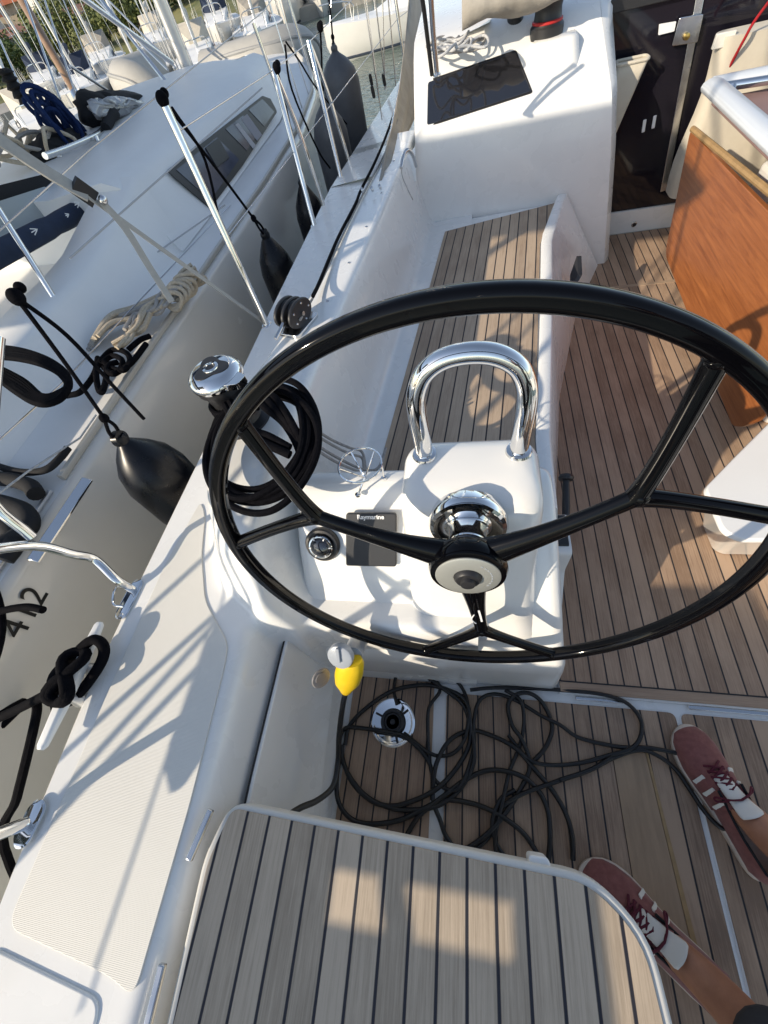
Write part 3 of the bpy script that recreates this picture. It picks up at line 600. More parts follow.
# stanchions along the port side
def stanchion(f,topo,label,pair=None,strap=False):
    s_=empty('stanchion',tuple(f),label,'stanchion','lifeline stanchions on the port deck edge')
    MB().tube([V(f),V(f)+V(topo)],.0135,12).build('post',CHROME,s_)
    if pair: MB().tube(smooth_path([V(f)+V(pair),V(f)+V(pair)*.5+V(topo)*.55+V((0,.03,0)),V(f)+V(topo)*.93+V(pair)*.12,V(f)+V(topo)*.985],5),.0115,12).build('brace',CHROME,s_)
    plate(V(f)+V((.0,.0,.001)),R_(-4),.03,.02,CHROME,s_)
    if pair: plate(V(f)+V(pair)+V((0,0,.001)),R_(-4),.02,.016,CHROME,s_)
    return s_
st1=V((-.912,1.63,.535)); stanchion(st1,(-.075,.13,.72),'single steel stanchion beside the black double block')
st2=V((-.872,2.56,.545)); stanchion(st2,(-.05,.2,.60),'braced steel stanchion in front of the middle black fender',(.012,.24,.0))
st3=V((-.815,3.18,.55)); stanchion(st3,(-.07,.22,.58),'braced steel stanchion in front of the two dark grey fenders',(.015,.26,.0))
st4=V((-.55,5.3,.6)); stanchion(st4,(-.05,.05,.6),'distant steel stanchion near the shrouds')
for nm,zz in (('upper',1.19),('lower',.88)):
    k=(zz-.535)/.66
    pts=[st1+V((-.07,.12,.66))*k,st2+V((-.05,.2,.60))*k,st3+V((-.07,.22,.58))*k,st4+V((-.05,.05,.6))*k,V((-.2,7.,zz)),V((.6,8.6,zz))]
    tag(MB().tube(pts,.0025,6).build('lifeline',STEEL),'%s thin wire lifeline running forward through the stanchions'%nm,'lifeline','wire lifelines')
# webbing gate strap with buckle
sg=empty('gate_strap',(-.95,1.4,.9),'grey webbing gate strap with black buckle across the upper left','webbing strap')
pa=V((-.93,1.64,.55)); pb=PX(88,196,-1.03); pc=PX(-30,118,-1.12)
def ribbon(name,pts,w,th,m,par):
    mb=MB(); pts=[V(p) for p in pts]; rs=[]
    for i,p in enumerate(pts):
        t=(pts[min(i+1,len(pts)-1)]-pts[max(i-1,0)]).normalized(); up=(V((.75,-.2,.62))-t*V((.75,-.2,.62)).dot(t)).normalized(); s_=t.cross(up)
        rs.append([p+s_*w*a+up*th*b for a,b in((-.5,-.5),(.5,-.5),(.5,.5),(-.5,.5))])
    return mb.rings(rs,smooth=False).build(name,m,par,bevel=.0006)
ribbon('upper_web',[pa+(pb-pa)*t for t in np.linspace(0,1,6)],.018,.003,WEBB,sg)
ribbon('doubled_web',[pb+(pc-pb)*t+V((0,0,-.012*math.sin(3*t))) for t in np.linspace(0,1,6)],.034,.006,WEBB,sg)
pd=[PX(100,200,-1.02),PX(125,228,-1.0),PX(150,268,-.98),PX(172,302,-.95)]
ribbon('tail_web',smooth_path(pd,4),.022,.003,WEBB,sg)
bk=PX(84,192,-1.035); dirn=(pa-pc).normalized(); Mx=frame(bk,dirn,V((0,-.3,1)))
MB().box((0,0,0),(.055,.044,.014),Mx.to_3x3()).build('x',BLK); o=bpy.data.objects['x']; o.name='buckle'; o.location=(0,0,0)
o.data.transform(Matrix.Translation(bk)); adopt(o,sg)
MB().ball(PX(103,200,-1.01),.012).build('knob',STEEL,sg)
# cleat with black mooring rope
ct=empty('mooring_cleat',(-.985,.08,.52),'long pale cleat on the deck edge wrapped in thick black mooring rope','cleat')
c1=P(100,622,.56); c2=P(40,750,.56); d=(c2-c1); dn=d.normalized(); sd_=dn.cross(V((0,0,1)))
rs=[]
for t,w_,h_ in ((0,.008,.004),(.03,.013,.007),(.3,.016,.011),(.5,.017,.012),(.7,.016,.011),(.97,.013,.007),(1,.008,.004)):
    c=c1+d*t; rs.append([c+sd_*w_*a+V((0,0,h_*b)) for a,b in((-1,-1),(1,-1),(1,.4),(.6,1),(-.6,1),(-1,.4))])
MB().rings(rs).build('horn_bar',WHT,ct,bevel=.002); 
for t in(.38,.62): MB().lathe(c1+d*t+V((0,0,-.05)),[(.001,0),(.02,0),(.014,.02),(.012,.045),(.001,.045)],(0,0,1),16).build('post',ALU,ct)
mr=empty('mooring_rope',tuple(c1+d*.5),'thick black mooring rope wound in figure eights on the pale cleat','rope')
ce=c1+d*.47; pts=[]
for i in range(70):
    t=i/69*2*math.pi*2.5; pts.append(ce+dn*(.062*math.sin(t))+sd_*(.030*math.sin(2*t)+.004*math.sin(t*.7))+V((0,0,.012+.022*abs(math.cos(t))-.006*i/69)))
MB().tube(pts,.0125,10).build('turns',R_BLK,mr)
p0=ce+sd_*-.02; hf=[P(72,665,.57),P(55,688,.57),P(20,708,.50),P(-10,722,.42),V((-1.5,.0,.25)),V((-1.9,-.5,.2))]
MB().tube(smooth_path(hf,6),.0125,10).build('lead',R_BLK,mr)
pts=smooth_path([P(50,700,.53),P(72,700,.525),P(98,668,.55),P(104,648,.57),P(92,640,.58),P(70,660,.56),P(53,680,.55),P(58,712,.53)],6)
MB().tube(pts,.0135,10).build('turns',R_BLK,mr)
l2=[P(40,715,.50),P(30,760,.46),P(20,800,.40),P(8,850,.3),V((-1.05,-.6,.1))]
tag(MB().tube(smooth_path([P(45,700,.5)+V((-.03,0,0))]+[p+V((-.012,0,0)) for p in l2],6),.011,8).build('mooring_line',R_BLK),'black line hanging down the hull beside the pale cleat','rope')
# jib sheet along the coaming, block, winch
sheet_=[P(313,296,.80),P(320,281,.775),P(338,238,.765),P(355,205,.765),P(361,190,.765),P(375,162,.765),P(389,128,.765),P(403,84,.765),P(407,70,.76)]
sheet_=[V((p.x,p.y,p.z)) for p in sheet_]
tag(MB().tube(smooth_path(sheet_,5),.0068,10).build('jib_sheet',R_BLK),'straight black rope running forward along the sunlit coaming','rope')
tag(MB().tube(smooth_path([P(300,320,.79),P(318,288,.765),P(343,235,.757),P(362,196,.757),P(384,155,.757),P(398,120,.757)],5),.0042,8).build('control_line',R_GRY),'thin grey line beside the black rope on the coaming','rope')
bl=empty('turning_block',(-.59,1.25,.78),'black double turning block on the coaming outboard of the wheel rim','block')
bc_=P(293,312,.80); dy=V((.35,.94,0)).normalized(); dx=V((.94,-.35,0))
for k,(off,w_) in enumerate(((-.030,.012),(0,.012),(.030,.012))):
    M4=frame(bc_+dx*off,dy,V((0,0,1))); prof=[M4@V((.062*math.cos(t)*(1 if math.cos(t)>0 else 1.05),.042*math.sin(t),-w_/2)) for t in np.linspace(0,2*math.pi,29)[:-1]]
    MB().prism(prof,w_,M4.to_3x3()@V((0,0,1))).build('cheek',BLK,bl,bevel=.004)
for off in(-.015,.015):
    MB().lathe(bc_+dx*(off-.008),[(.001,0),(.036,0),(.030,.008),(.036,.016),(.001,.016)],dx,28).build('sheave',RUB,bl)
MB().tube([bc_+dx*-.045,bc_+dx*.045],.007,14).build('pin',STEEL,bl)
MB().prism(roundpoly([bc_+dx*a+dy*b+V((0,0,-.05)) for a,b in((-.04,-.07),(.05,-.07),(.05,.07),(-.04,.07))],.02),.012).build('base',STEEL,bl,bevel=.002)
MB().tube(smooth_path([bc_-dy*.055+dx*.0,bc_-dy*.085+V((0,0,-.01)),bc_-dy*.12+V((0,0,-.02))],4),.007,10).build('shackle',STEEL,bl)
for k in range(5):
    a=k*1.25; MB().lathe(bc_+dx*.0362+dy*.045*math.cos(a)+V((0,0,.028*math.sin(a))),[(.001,0),(.004,0),(.003,.002),(.001,.002)],dx,10).build('rivet',STEEL,bl)
wt=P(212,370,.925); wn=empty('winch',(wt.x,wt.y,.75),'chrome topped black sheet winch on the port coaming','winch')
MB().lathe((wt.x,wt.y,.745),[(.001,0),(.082,0),(.082,.012),(.060,.02),(.052,.04),(.050,.09),(.058,.125),(.066,.135),(.066,.15),(.001,.15)],(0,0,1),48).build('drum',BLK,wn)
c=V((wt.x,wt.y,.895)); MB().lathe(c,[(.001,0),(.068,0),(.073,.006),(.073,.016),(.069,.024),(.056,.034),(.050,.036),(.001,.036)],(0,0,1),56).build('cap',CHROME,wn)
rs=[]; 
cp=[c+V((.042*math.cos(t)*(1+.22*math.cos(3*t)),.042*math.sin(t)*(1+.22*math.cos(3*t)),.0345)) for t in np.linspace(0,2*math.pi,49)[:-1]]
MB().prism(cp,.0035).build('cap_inlay',BLK,wn,bevel=.001); MB().lathe(c+V((0,0,.037)),[(.013,0),(.022,0),(.021,.003),(.014,.004),(.012,-.004),(.001,-.006)],(0,0,1),28).build('handle_socket',CHROME,wn)
ja=c+V((.06,-.03,.0)); MB().prism(roundpoly([c+V((.045,-.055,.004)),c+V((.085,-.052,.004)),c+V((.098,-.02,.004)),c+V((.065,.0,.004))],.008),.018).build('stripper_arm',CHROME,wn,bevel=.003)
for z in(.79,.805,.82,.835): pass
cr_=empty('sheet_coil',(-.60,.68,.76),'black rope coil hanging in large loops from the chrome topped winch','rope coil')
MB().tube([V((wt.x+.06*math.cos(t),wt.y+.06*math.sin(t),.785+.0115*t/2/math.pi*1.0)) for t in np.linspace(0,8*math.pi,120)],.0068,8).build('turns',R_BLK,cr_)
for k in range(8):
    cu=262+rng.uniform(-6,5); cv=443+rng.uniform(-5,8); ru=64+rng.uniform(-7,4); rv=64+rng.uniform(-6,4); tl=R_(62+rng.uniform(-9,9)); pts=[]
    for t in np.linspace(0,2*math.pi,21)[:-1]:
        a=ru*.86*math.cos(t)+2.5*math.sin(3*t+k); b=rv*1.02*math.sin(t)
        u=cu+a*math.sin(tl)*1-b*math.cos(tl)*.55; v=cv+b*math.sin(tl)+a*math.cos(tl)*.30
        z=.825-.0005*(v-400)+.006*(k%4)+(.05 if v<395 else 0)*((395-v)/20 if v<395 else 0)
        pts.append(P(u,v,min(z,.86)))
    MB().tube(smooth_path(pts,5,True),.0088,9,closed=True).build('loop',R_BLK,cr_)
# bunch of turns gathered near the winch
for k in range(3):
    pts=[P(245+k*8,385+3*k,.86),P(262+k*7,405-3*k,.87),P(285+k*5,425+2*k,.83),P(300+k*2,455,.80),P(296-k*4,480,.77)]
    MB().tube(smooth_path(pts,6),.0095,9).build('strand',R_BLK,cr_)
for k in range(2):
    pts=[P(222+6*k,398,.86),P(240+5*k,430-4*k,.84),P(262+6*k,442-6*k,.84),P(290,455-7*k,.82)]
    MB().tube(smooth_path(pts,6),.0105,9).build('strand',R_BLK,cr_)
# grey lines behind the console
gl=empty('grey_lines',(-.33,.72,.6),'bundle of thin grey lines led along the coaming foot behind the wire ring','ropes')
for k in range(4):
    pts=[P(316,430+5*k,.70),P(332,440+5*k,.62),P(350,448+6*k,.56),P(362,452+6*k,.52),P(366-2*k,470+2*k,.50)] if k<2 else [P(318,436+5*k,.68),P(338,448+5*k,.60),P(362,463+3*k,.52),P(378,462+3*k,.50),P(386,448,.5)]
    MB().tube(smooth_path(pts,5),.0045,8).build('line',R_GRY,gl)
# coaming padeyes and tail
pe=empty('padeye',(-.46,2.35,.77),'steel padeye with shackle on the coaming at the foot of the canvas','padeye')
for (u,v) in ((362,190),(372,189),(380,187)):
    p=P(u,v,.775); MB().lathe(p,[(.006,-.006),(.012,-.004),(.012,.004),(.006,.006)],(1,.3,.2),14).build('ring',STEEL,pe)
tag(MB().tube(smooth_path([P(401,168,.80),P(404,155,.83),P(408,150,.84),P(413,156,.80),P(416,166,.74)],5),.008,10).build('bent_tube',STEEL),'short bent grey hook standing on the inner coaming edge','hook')
tag(MB().tube(smooth_path([P(402,160,.80),P(402,175,.74),P(408,190,.70),P(413,200,.66)],5),.0022,6).build('tail_line',R_GRY),'thin grey tail hanging from the bent hook','cord')
# ------------------------------------------------------------------ shore power plug
pw=empty('shore_power_plug',(-.29,.2,.5),'yellow shore power plug with round grey cap hanging at the console foot','plug')
pc_=P(340,657,.50); ax2=V((-.10,-.75,.62)).normalized()
MB().lathe(pc_,[(.001,-.014),(.033,-.014),(.0345,-.004),(.033,.003),(.028,.006),(.001,.006)],ax2,36).build('cap',GREYP,pw)
u_=V((0,.62,.75)); MB().box(pc_+ax2*.010+u_*.012,(.010,.042,.006),frame((0,0,0),V((1,0,0)),u_).to_3x3()).build('clip',GREYP,pw,bevel=.002)
pe_=P(346,692,.34); a=P(351,660,.475)
MB().tube([a+V((.0,.01,-.01)),a+V((-.006,.045,-.05)),a+V((-.01,.075,-.09))],.026,20).build('socket',GREYP,pw)
dd=(pe_-a)
rs=[]
for t,r_ in ((0,.029),(.1,.036),(.4,.039),(.65,.035),(.85,.022),(1.0,.014),(1.02,.010)):
    c=a+dd*t; u1=V((1,0,0)); u2=dd.normalized().cross(u1); rs.append([c+(u1*math.cos(k)+u2*math.sin(k)*.8)*r_ for k in np.linspace(0,2*math.pi,25)[:-1]])
MB().rings(rs).build('plug_body',YEL,pw)
n_=V((.52,-.3,.3)).normalized(); fc=P(321,678,.42)
MB().lathe(fc,[(.001,-.003),(.026,-.003),(.028,0),(.026,.003),(.001,.003)],n_,28).build('flap_cover',CLEARP,pw)
MB().lathe(fc+n_*.001,[(.012,.002),(.018,.002),(.018,.005),(.012,.005)],n_,24).build('flap_ring',CLEARP,pw)
ca=empty('shore_cable',(-.3,.1,0),'black cable dropping from the yellow plug and vanishing under the helm seat','cable')
cz=[pe_,P(343,704,.33),P(339,735,.28),P(338,762,.25),P(333,786,.26),P(318,800,.29),P(300,808,.33),P(284,818,.36)]
MB().tube(smooth_path(cz,6),.0075,10).build('cable_run',CABLE,ca)
# filler cap in the sole
fp=empty('filler_cap',(-.257,.104,0),'round polished steel filler cap with black centre in the narrow teak lid','deck fitting')
fc=V((-.257,.104,.0035)); MB().lathe(fc,[(.001,0),(.075,0),(.075,.002),(.071,.0045),(.064,.003),(.060,.001),(.001,.001)],(0,0,1),56).build('bezel',CHROME,fp)
MB().lathe(fc+V((0,0,.0012)),[(.034,0),(.041,.006),(.038,.012),(.030,.012),(.027,.004)],(0,0,1),40).build('knob_ring',BLK,fp)
MB().lathe(fc+V((0,0,.0012)),[(.001,0),(.026,0),(.022,.004),(.001,.004)],(0,0,1),32).build('disc',STEEL,fp)
MB().lathe(fc+V((0,0,.005)),[(.001,0),(.010,0),(.008,.004),(.001,.004)],(0,0,1),20).build('centre',BLK,fp)
for a in (40,160,290): MB().box(fc+V((.05*math.cos(R_(a)),.05*math.sin(R_(a)),.003)),(.028,.007,.003),Matrix.Rotation(R_(a),3,'Z')).build('lug',BLK,fp)
# ------------------------------------------------------------------ black cable loops on the lower sole
def cable(name,pts,label,z0=.0125,r=.0068,amp=.006,ph=0,par=None,m=CABLE):
    pp_=[P(u,v,z0+amp*(1+math.sin(i*1.7+ph))) for i,(u,v) in enumerate(pts)]
    o=MB().tube(smooth_path(pp_,7),r,10).build(name,m,par); 
    if label: tag(o,label,'cable')
    return o
bcable=empty('cable_loops',(.1,.0,0),'long black cable lying in tangled loops over the lower teak sole','cable')
C_=lambda pts,ph=0,r=.0068,amp=.006:cable('loop',pts,None,r=r,amp=amp,ph=ph,par=bcable)
C_([(361,668),(375,664),(395,665),(410,671),(425,676),(445,690),(463,705),(470,725),(474,745),(473,765),(463,785),(448,800),(430,808),(405,810),(385,806),(365,795),(349,775),(341,755),(340,738),(346,728),(360,728),(388,732),(402,735),(414,744),(425,756),(432,772),(433,800),(440,820),(447,838),(460,850),(480,840),(500,820),(520,790),(530,765),(522,740),(512,725),(508,705),(516,695),(528,693),(540,700),(549,715),(552,730),(545,748),(530,765)],0)
C_([(397,705),(394,690),(397,675),(408,666),(425,667),(445,675),(460,685),(468,705),(466,735),(455,752),(440,756),(428,752),(415,742),(404,733)],1,.0058)
C_([(424,676),(432,675),(440,690),(429,708),(428,735),(431,770),(440,785),(455,790),(466,775),(474,745),(474,720),(480,700),(495,694),(515,700),(540,715),(560,725),(580,738),(620,747),(650,748),(685,755),(700,760)],2,.006)
C_([(345,745),(350,725),(370,705),(395,690),(425,685),(448,690),(465,700),(470,720),(469,745),(455,770),(435,790),(410,802),(390,806),(370,800),(352,782),(343,760),(342,745)],3,.0072)
C_([(342,750),(337,775),(338,800),(350,818),(370,824),(400,820),(425,808),(445,800),(470,803),(490,810),(510,822),(525,835),(538,855),(545,872)],4,.0072)
C_([(405,838),(420,815),(445,795),(465,780),(485,771),(505,771),(525,778),(540,793),(548,812),(550,835),(549,855),(546,872)],5,.0072)
C_([(432,800),(436,765),(450,740),(470,731),(490,735),(515,748),(535,770),(552,790),(565,812),(572,835),(573,860)],6,.007)
C_([(470,690),(490,688),(520,688),(560,690),(600,694),(625,702),(640,718),(641,735),(632,748),(610,755),(580,763),(550,765),(530,760),(516,745),(508,735)],7,.006)
C_([(560,780),(590,770),(615,757),(640,750),(660,757),(676,770),(690,790),(705,812),(722,828),(745,832),(765,820)],8,.006)
C_([(470,855),(490,835),(500,810),(520,795),(555,782),(590,770),(612,757)],9,.006)
C_([(520,870),(500,850),(492,825),(500,800),(515,790)],10,.006)
C_([(500,870),(495,840),(503,800),(510,770),(520,745),(524,720),(520,700),(505,690)],11,.006)
# ------------------------------------------------------------------ canvas and shrouds forward
cn=empty('sprayhood',(-.3,2.8,.8),'folded grey beige sprayhood canvas with steel frame beside the cabin top','sprayhood')
def PXs(u,v,x): return PX(u,v,x)
cv=[PX(386,172,-.40),PX(394,150,-.40),PX(418,108,-.37),PX(424,50,-.34),PX(431,-4,-.31),PX(410,-4,-.40),PX(404,45,-.42),PX(398,100,-.42),PX(388,150,-.43)]
m=MB(); 
L1=[PX(379,181,-.43),PX(384,150,-.43),PX(395,110,-.43),PX(403,60,-.42),PX(408,15,-.41),PX(411,-30,-.40)]; L2=[PX(389,176,-.405),PX(398,152,-.39),PX(416,112,-.37),PX(424,62,-.36),PX(429,15,-.345),PX(434,-30,-.33)]
L1=smooth_path(L1,5);L2=smooth_path(L2,5); rs=[]
for i,(a,b) in enumerate(zip(L1,L2)):
    row=[]
    for j in range(13):
        t=j/12; row.append(a.lerp(b,t)+V((.7,-.7,0))*(.010*math.sin(t*17+i*.25)+.02*math.sin(t*3.1)))
    rs.append(row)
o=m.rings(rs,closed=False,cap0=False,cap1=False).build('side_panel',GCANV,cn,angle=180); sm_=o.modifiers.new('t','SOLIDIFY'); sm_.thickness=.004
MB().tube([PX(382,180,-.43),PX(395,108,-.44),PX(408,40,-.43),PX(417,-30,-.42)],.007,10).build('frame_tube',STEEL,cn)
s0=P(437,74,1.07); MB().tube([s0,PY(433,30,s0.y-.05),PY(429,-30,s0.y-.12)],.0095,12).build('frame_tube',STEEL,cn)
MB().tube([s0+V((-.02,0,0)),PY(424,10,s0.y-.05),PY(418,-30,s0.y-.12)],.008,12).build('frame_tube',RUB,cn)
plate(s0+V((0,0,-.005)),0,.02,.015,STEEL,cn)
# folded canvas lying over the cabin top
m=MB(); rs=[]
for i in range(14):
    t=i/13; u=462+t*110; v=8-t*30; c=P(u,v,1.16)
    rs.append([c+V((.0,.10*math.cos(a)*(1+.1*math.sin(5*t*6+a)),.06*math.sin(a)*(1+.2*math.sin(9*t+2*a)))) for a in np.linspace(0,2*math.pi,17)[:-1]])
m.rings(rs).build('folded_cloth',GCANV,cn,angle=180)
ry=empty('halyard_coil',tuple(P(455,48,1.10)),'grey rope heap lying on the cabin top ahead of the dark window','rope coil')
for k in range(10):
    c=P(454+rng.uniform(-14,16),44+rng.uniform(-8,7),1.04+.004*k); ra=.055+rng.uniform(-.02,.03)
    MB().tube([c+V((ra*math.cos(t)*1.3,ra*math.sin(t)*.9+.02*math.sin(3*t+k),.010*math.sin(2*t+k))) for t in np.linspace(0,2*math.pi,30)[:-1]],.0055,8,closed=True).build('loop',R_GRY if k<5 else R_WHT,ry)
# winch on plinth
w2=PY(547,60,2.98); w2=V((.365,3.0,.995))
w_=empty('winch',tuple(w2),'black cabin top winch with red stripe above the dark window','winch')
MB().lathe(w2,[(.001,0),(.075,0),(.075,.035),(.062,.05),(.058,.09),(.066,.12),(.066,.14),(.001,.14)],(0,0,1),40).build('drum',BLK,w_)
MB().lathe(w2+V((0,0,.045)),[(.066,0),(.068,.002),(.068,.009),(.064,.011)],(0,0,1),40).build('stripe',RED,w_)
MB().lathe(w2+V((-.14,.10,.02)),[(.001,0),(.05,0),(.05,.03),(.038,.05),(.04,.12),(.001,.12)],(0,0,1),32).build('clutch',BLK,w_)
tag(MB().tube(smooth_path([PY(575,33,3.02),PY(588,38,2.98),PY(598,44,2.97),PY(602,55,3.0)],5),.022,12).build('rope_bag_strap',DCANV),'black cloth strap folded over the white cabin corner by the door','strap')
# our shrouds seen beyond the sprayhood
for i,(u0,v0,u1,v1,r_) in enumerate(((386,88,372,-30,.005),(385,90,414,-30,.005),(382,120,366,-20,.0035),(396,86,392,-30,.005),(379,100,360,-10,.004))):
    c=P(u0,v0,.62); d1=ray(u1,v1); L_=(c-EYE).length; tp_=EYE+d1*(L_*1.0); k=1+.0; 
    vv=(tp_-c).normalized()
    o=MB().tube([c,c+V((-.0,0,1))*0+V((vv.x*.3,vv.y*.3,abs(vv.z)+.2)).normalized()*3.0],r_,8).build('shroud',STEEL)
    tag(o,['thin steel shroud nearest the grey canvas','steel shroud crossing behind the canvas edge','outermost thin shroud above the water','shroud just left of the sprayhood tube','slack shroud with black turnbuckle'][i],'shroud','standing rigging wires beyond the sprayhood')
for (u,v) in ((371,80),(373,92),(384,80)):
    c=P(u,v,.75); tag(MB().lathe(c,[(.001,-.035),(.011,-.03),(.013,0),(.011,.03),(.001,.035)],(-.1,0,1),12).build('turnbuckle',RUB),'black turnbuckle cover low on a shroud over the water','turnbuckle','turnbuckles over the water')
# ================================================================== fenders between the hulls
def fender(name,top,length,rad,label,m=FEND,tilt=(0,0,-1),rope_to=None,two=True,group='black fenders hanging between the two hulls'):
    top=V(top); ax_=V(tilt).normalized(); e=empty('fender',tuple(top),label,'fender',group)
    prof=[(.001,0),(.022,0),(.026,.012),(.024,.028),(.034,.04),(rad*.55,.075),(rad*.85,.13),(rad,.20),(rad,length-.18),(rad*.86,length-.10),(rad*.5,length-.045),(.03,length-.02),(.022,length),(.001,length)]
    MB().lathe(top,prof,ax_,36).build('body',m,e)
    MB().lathe(top+ax_*.012,[(.010,.014),(.027,.012),(.028,-.010),(.012,-.014)],ax_.cross(V((0,1,0))),20).build('eye',m,e)
    if rope_to is not None:
        rt=V(rope_to); kn=top.lerp(rt,.16)
        rl_=MB(); rl_.tube(smooth_path([rt,rt.lerp(kn,.5)+V((.004,0,0)),kn],5),.006,8)
        rl_.tube(smooth_path([kn,kn.lerp(top,.6)+V((0,-.018,0)),top+ax_*.01+V((0,-.012,0))],4),.006,8); rl_.tube(smooth_path([kn,kn.lerp(top,.6)+V((0,.018,0)),top+ax_*.01+V((0,.012,0))],4),.006,8)
        if two: rl_.tube(smooth_path([rt,rt.lerp(kn,.35)+V((.03,.04,0)),rt.lerp(kn,.8)+V((.06,.05,0)),kn+V((.08,.05,-.06))],5),.006,8)
        rl_.ball(kn,.014,(1,1.1,1.2)); rl_.ball(rt,.020,(1,1,1.1)); rl_.ball(rt+V((0,.03,.008)),.014)
        o=rl_.build('lanyard',R_BLK,e)
    return e
F1t=PX(117,436,-1.16); fender('fender',F1t,.55,.12,'large black fender nearest the wheel hanging from a looped black lanyard',tilt=(.06,-.05,-1),rope_to=PX(16,297,-1.15))
F2t=PX(264,232,-1.10); fender('fender',F2t,.55,.10,'black fender just ahead of the grey strap foot',tilt=(0,-.04,-1),rope_to=st1+V((-.075,.13,.735)),two=False)
F3t=PX(301,180,-1.08); fender('fender',F3t,.55,.10,'black fender behind the braced stanchion',tilt=(0,-.04,-1),rope_to=st2+V((-.03,.2,.6)),two=False)
F4t=V((-1.02,3.95,.80)); fender('fender',F4t,.85,.13,'tall dark grey fender next to the water beyond the stanchions',FEND2,(0,.02,-1),rope_to=st3+V((-.03,.4,.6)),two=False)
F5t=V((-1.0,4.55,.95)); fender('fender',F5t,.9,.15,'tallest dark grey fender farthest forward against the sunlit water',FEND2,(0,.02,-1),rope_to=V((-1.0,4.7,1.2)),two=False)
# extra doubled lanyards from the first stanchion to the fender
for i,(a,b) in enumerate((((168,104),(236,212)),((170,106),(222,240)))):
    pass
tag(MB().tube(smooth_path([PX(172,108,-1.0),PX(205,160,-1.04),PX(222,235,-1.05)],5),.0055,8).build('lanyard',R_BLK),'second black lanyard leaning down from the stanchion top','rope','loose black lanyards on the stanchions')
tag(MB().tube(smooth_path([PX(285,45,-1.0),PX(292,90,-1.0),PX(318,150,-1.0),PX(330,168,-1.0)],5),.006,8).build('lanyard',R_BLK),'black lanyard falling from the braced stanchion to the rear','rope','loose black lanyards on the stanchions')
tag(MB().tube(smooth_path([PX(286,42,-1.0),PX(300,62,-1.0),PX(318,90,-1.0),PX(352,130,-.98)],5),.005,8).build('lanyard',R_BLK),'black lanyard slanting forward toward the tall grey fenders','rope','loose black lanyards on the stanchions')
# ================================================================== neighbouring yacht
NY=empty('sailing_yacht',(-3.1,3,0),'white neighbouring yacht moored close alongside to the left','yacht')
yy=[-1.6,.3,1.5,2.4,3.4,4.5,5.5,6.5,7.5,8.5,9.3]
def nsx(y): return interp(y,yy,[-1.66,-1.525,-1.50,-1.46,-1.40,-1.38,-1.47,-1.72,-2.12,-2.62,-3.08])
def nz(y): return interp(y,[-1.6,2,9.3],[.49,.51,.66])
XC=-3.12
def nsec(y):
    x=nsx(y); z=nz(y)
    h=x-XC
    return [V(p) for p in ((x-.35*min(1,h),y,-1.7),(x-.06*h,y,-1.1),(x+.0,y,-.3),(x+.012,y,z-.22),(x+.008,y,z-.04),(x-.004,y,z-.012),(x-.02,y,z))]
m=MB(); ysn=np.linspace(-1.6,9.3,70); m.rings([nsec(y)+[V((2*XC-p.x,p.y,p.z)) for p in reversed(nsec(y))] for y in ysn],closed=False,cap0=False,cap1=False)
m.build('hull',NHULL,NY,angle=60)
m=MB(); rs=[]
for y in ysn:
    x=nsx(y)-.02; z=nz(y); h=max(x-XC,.02)
    prof=[(0,0),(.03,.003),(.16,.012),(.26,.03)]
    row=[V((x-min(a,h*.9),y,z+b)) for a,b in prof]
    row.append(V((XC,y,z+.10)))
    rs.append(row+[V((2*XC-p.x,p.y,p.z)) for p in reversed(row[:-1])])
m.rings(rs,closed=False,cap0=False,cap1=False); m.build('side_deck',NDECK,NY,angle=60)
# toe rail
MB().tube([(nsx(y)-.03,y,nz(y)+.018) for y in np.linspace(.78,9,50)],.014,8,flat=1.2).build('toe_rail',mat('toe_rail_alloy',(.55,.53,.48),.5,.2),NY)
MB().tube([(nsx(y)-.045,y,nz(y)+.014) for y in np.linspace(-1.4,.72,14)],.010,8).build('toe_rail',ALU,NY)
# polished stern fairlead plate on the sheer
a=P(29,560,.53);b=P(84,478,.53)
MB().prism([a,b,b+V((.035,-.005,-.012)),a+V((.035,-.005,-.012))],.008,(-.2,0,1)).build('rubbing_plate',CHROME,NY,bevel=.002)
# coachroof
def croof(y):
    xb=interp(y,[1.6,3,4.7,6.2,7.4],[-1.80,-1.70,-1.64,-1.95,-2.55]); zt=interp(y,[1.6,2.6,5,6.5,7.4],[.86,.88,.85,.76,.66]); zc=interp(y,[1.6,5,6.6,7.4],[.95,.97,.84,.68])
    z0=nz(y)+.03; w=xb-XC
    row=[(xb+.02,z0),(xb,z0+.02),(xb-.115,zt-.02),(xb-.15,zt+.02),(xb-.24,zt+.055),(xb-w*.45,zc-.05),(xb-w*.75,zc-.012),(XC,zc)]
    r=[V((x,y,z)) for x,z in row]; return r+[V((2*XC-p.x,p.y,p.z)) for p in reversed(r[:-1])]
m=MB(); m.rings([croof(y) for y in np.linspace(2.5,7.4,40)],closed=False,cap0=True,cap1=True); cr=m.build('coachroof',NDECK,NY,angle=50)
NPANE=mat('neighbour_pane',(.10,.11,.15),.12,spec=.4,var=.5,vscale=5)
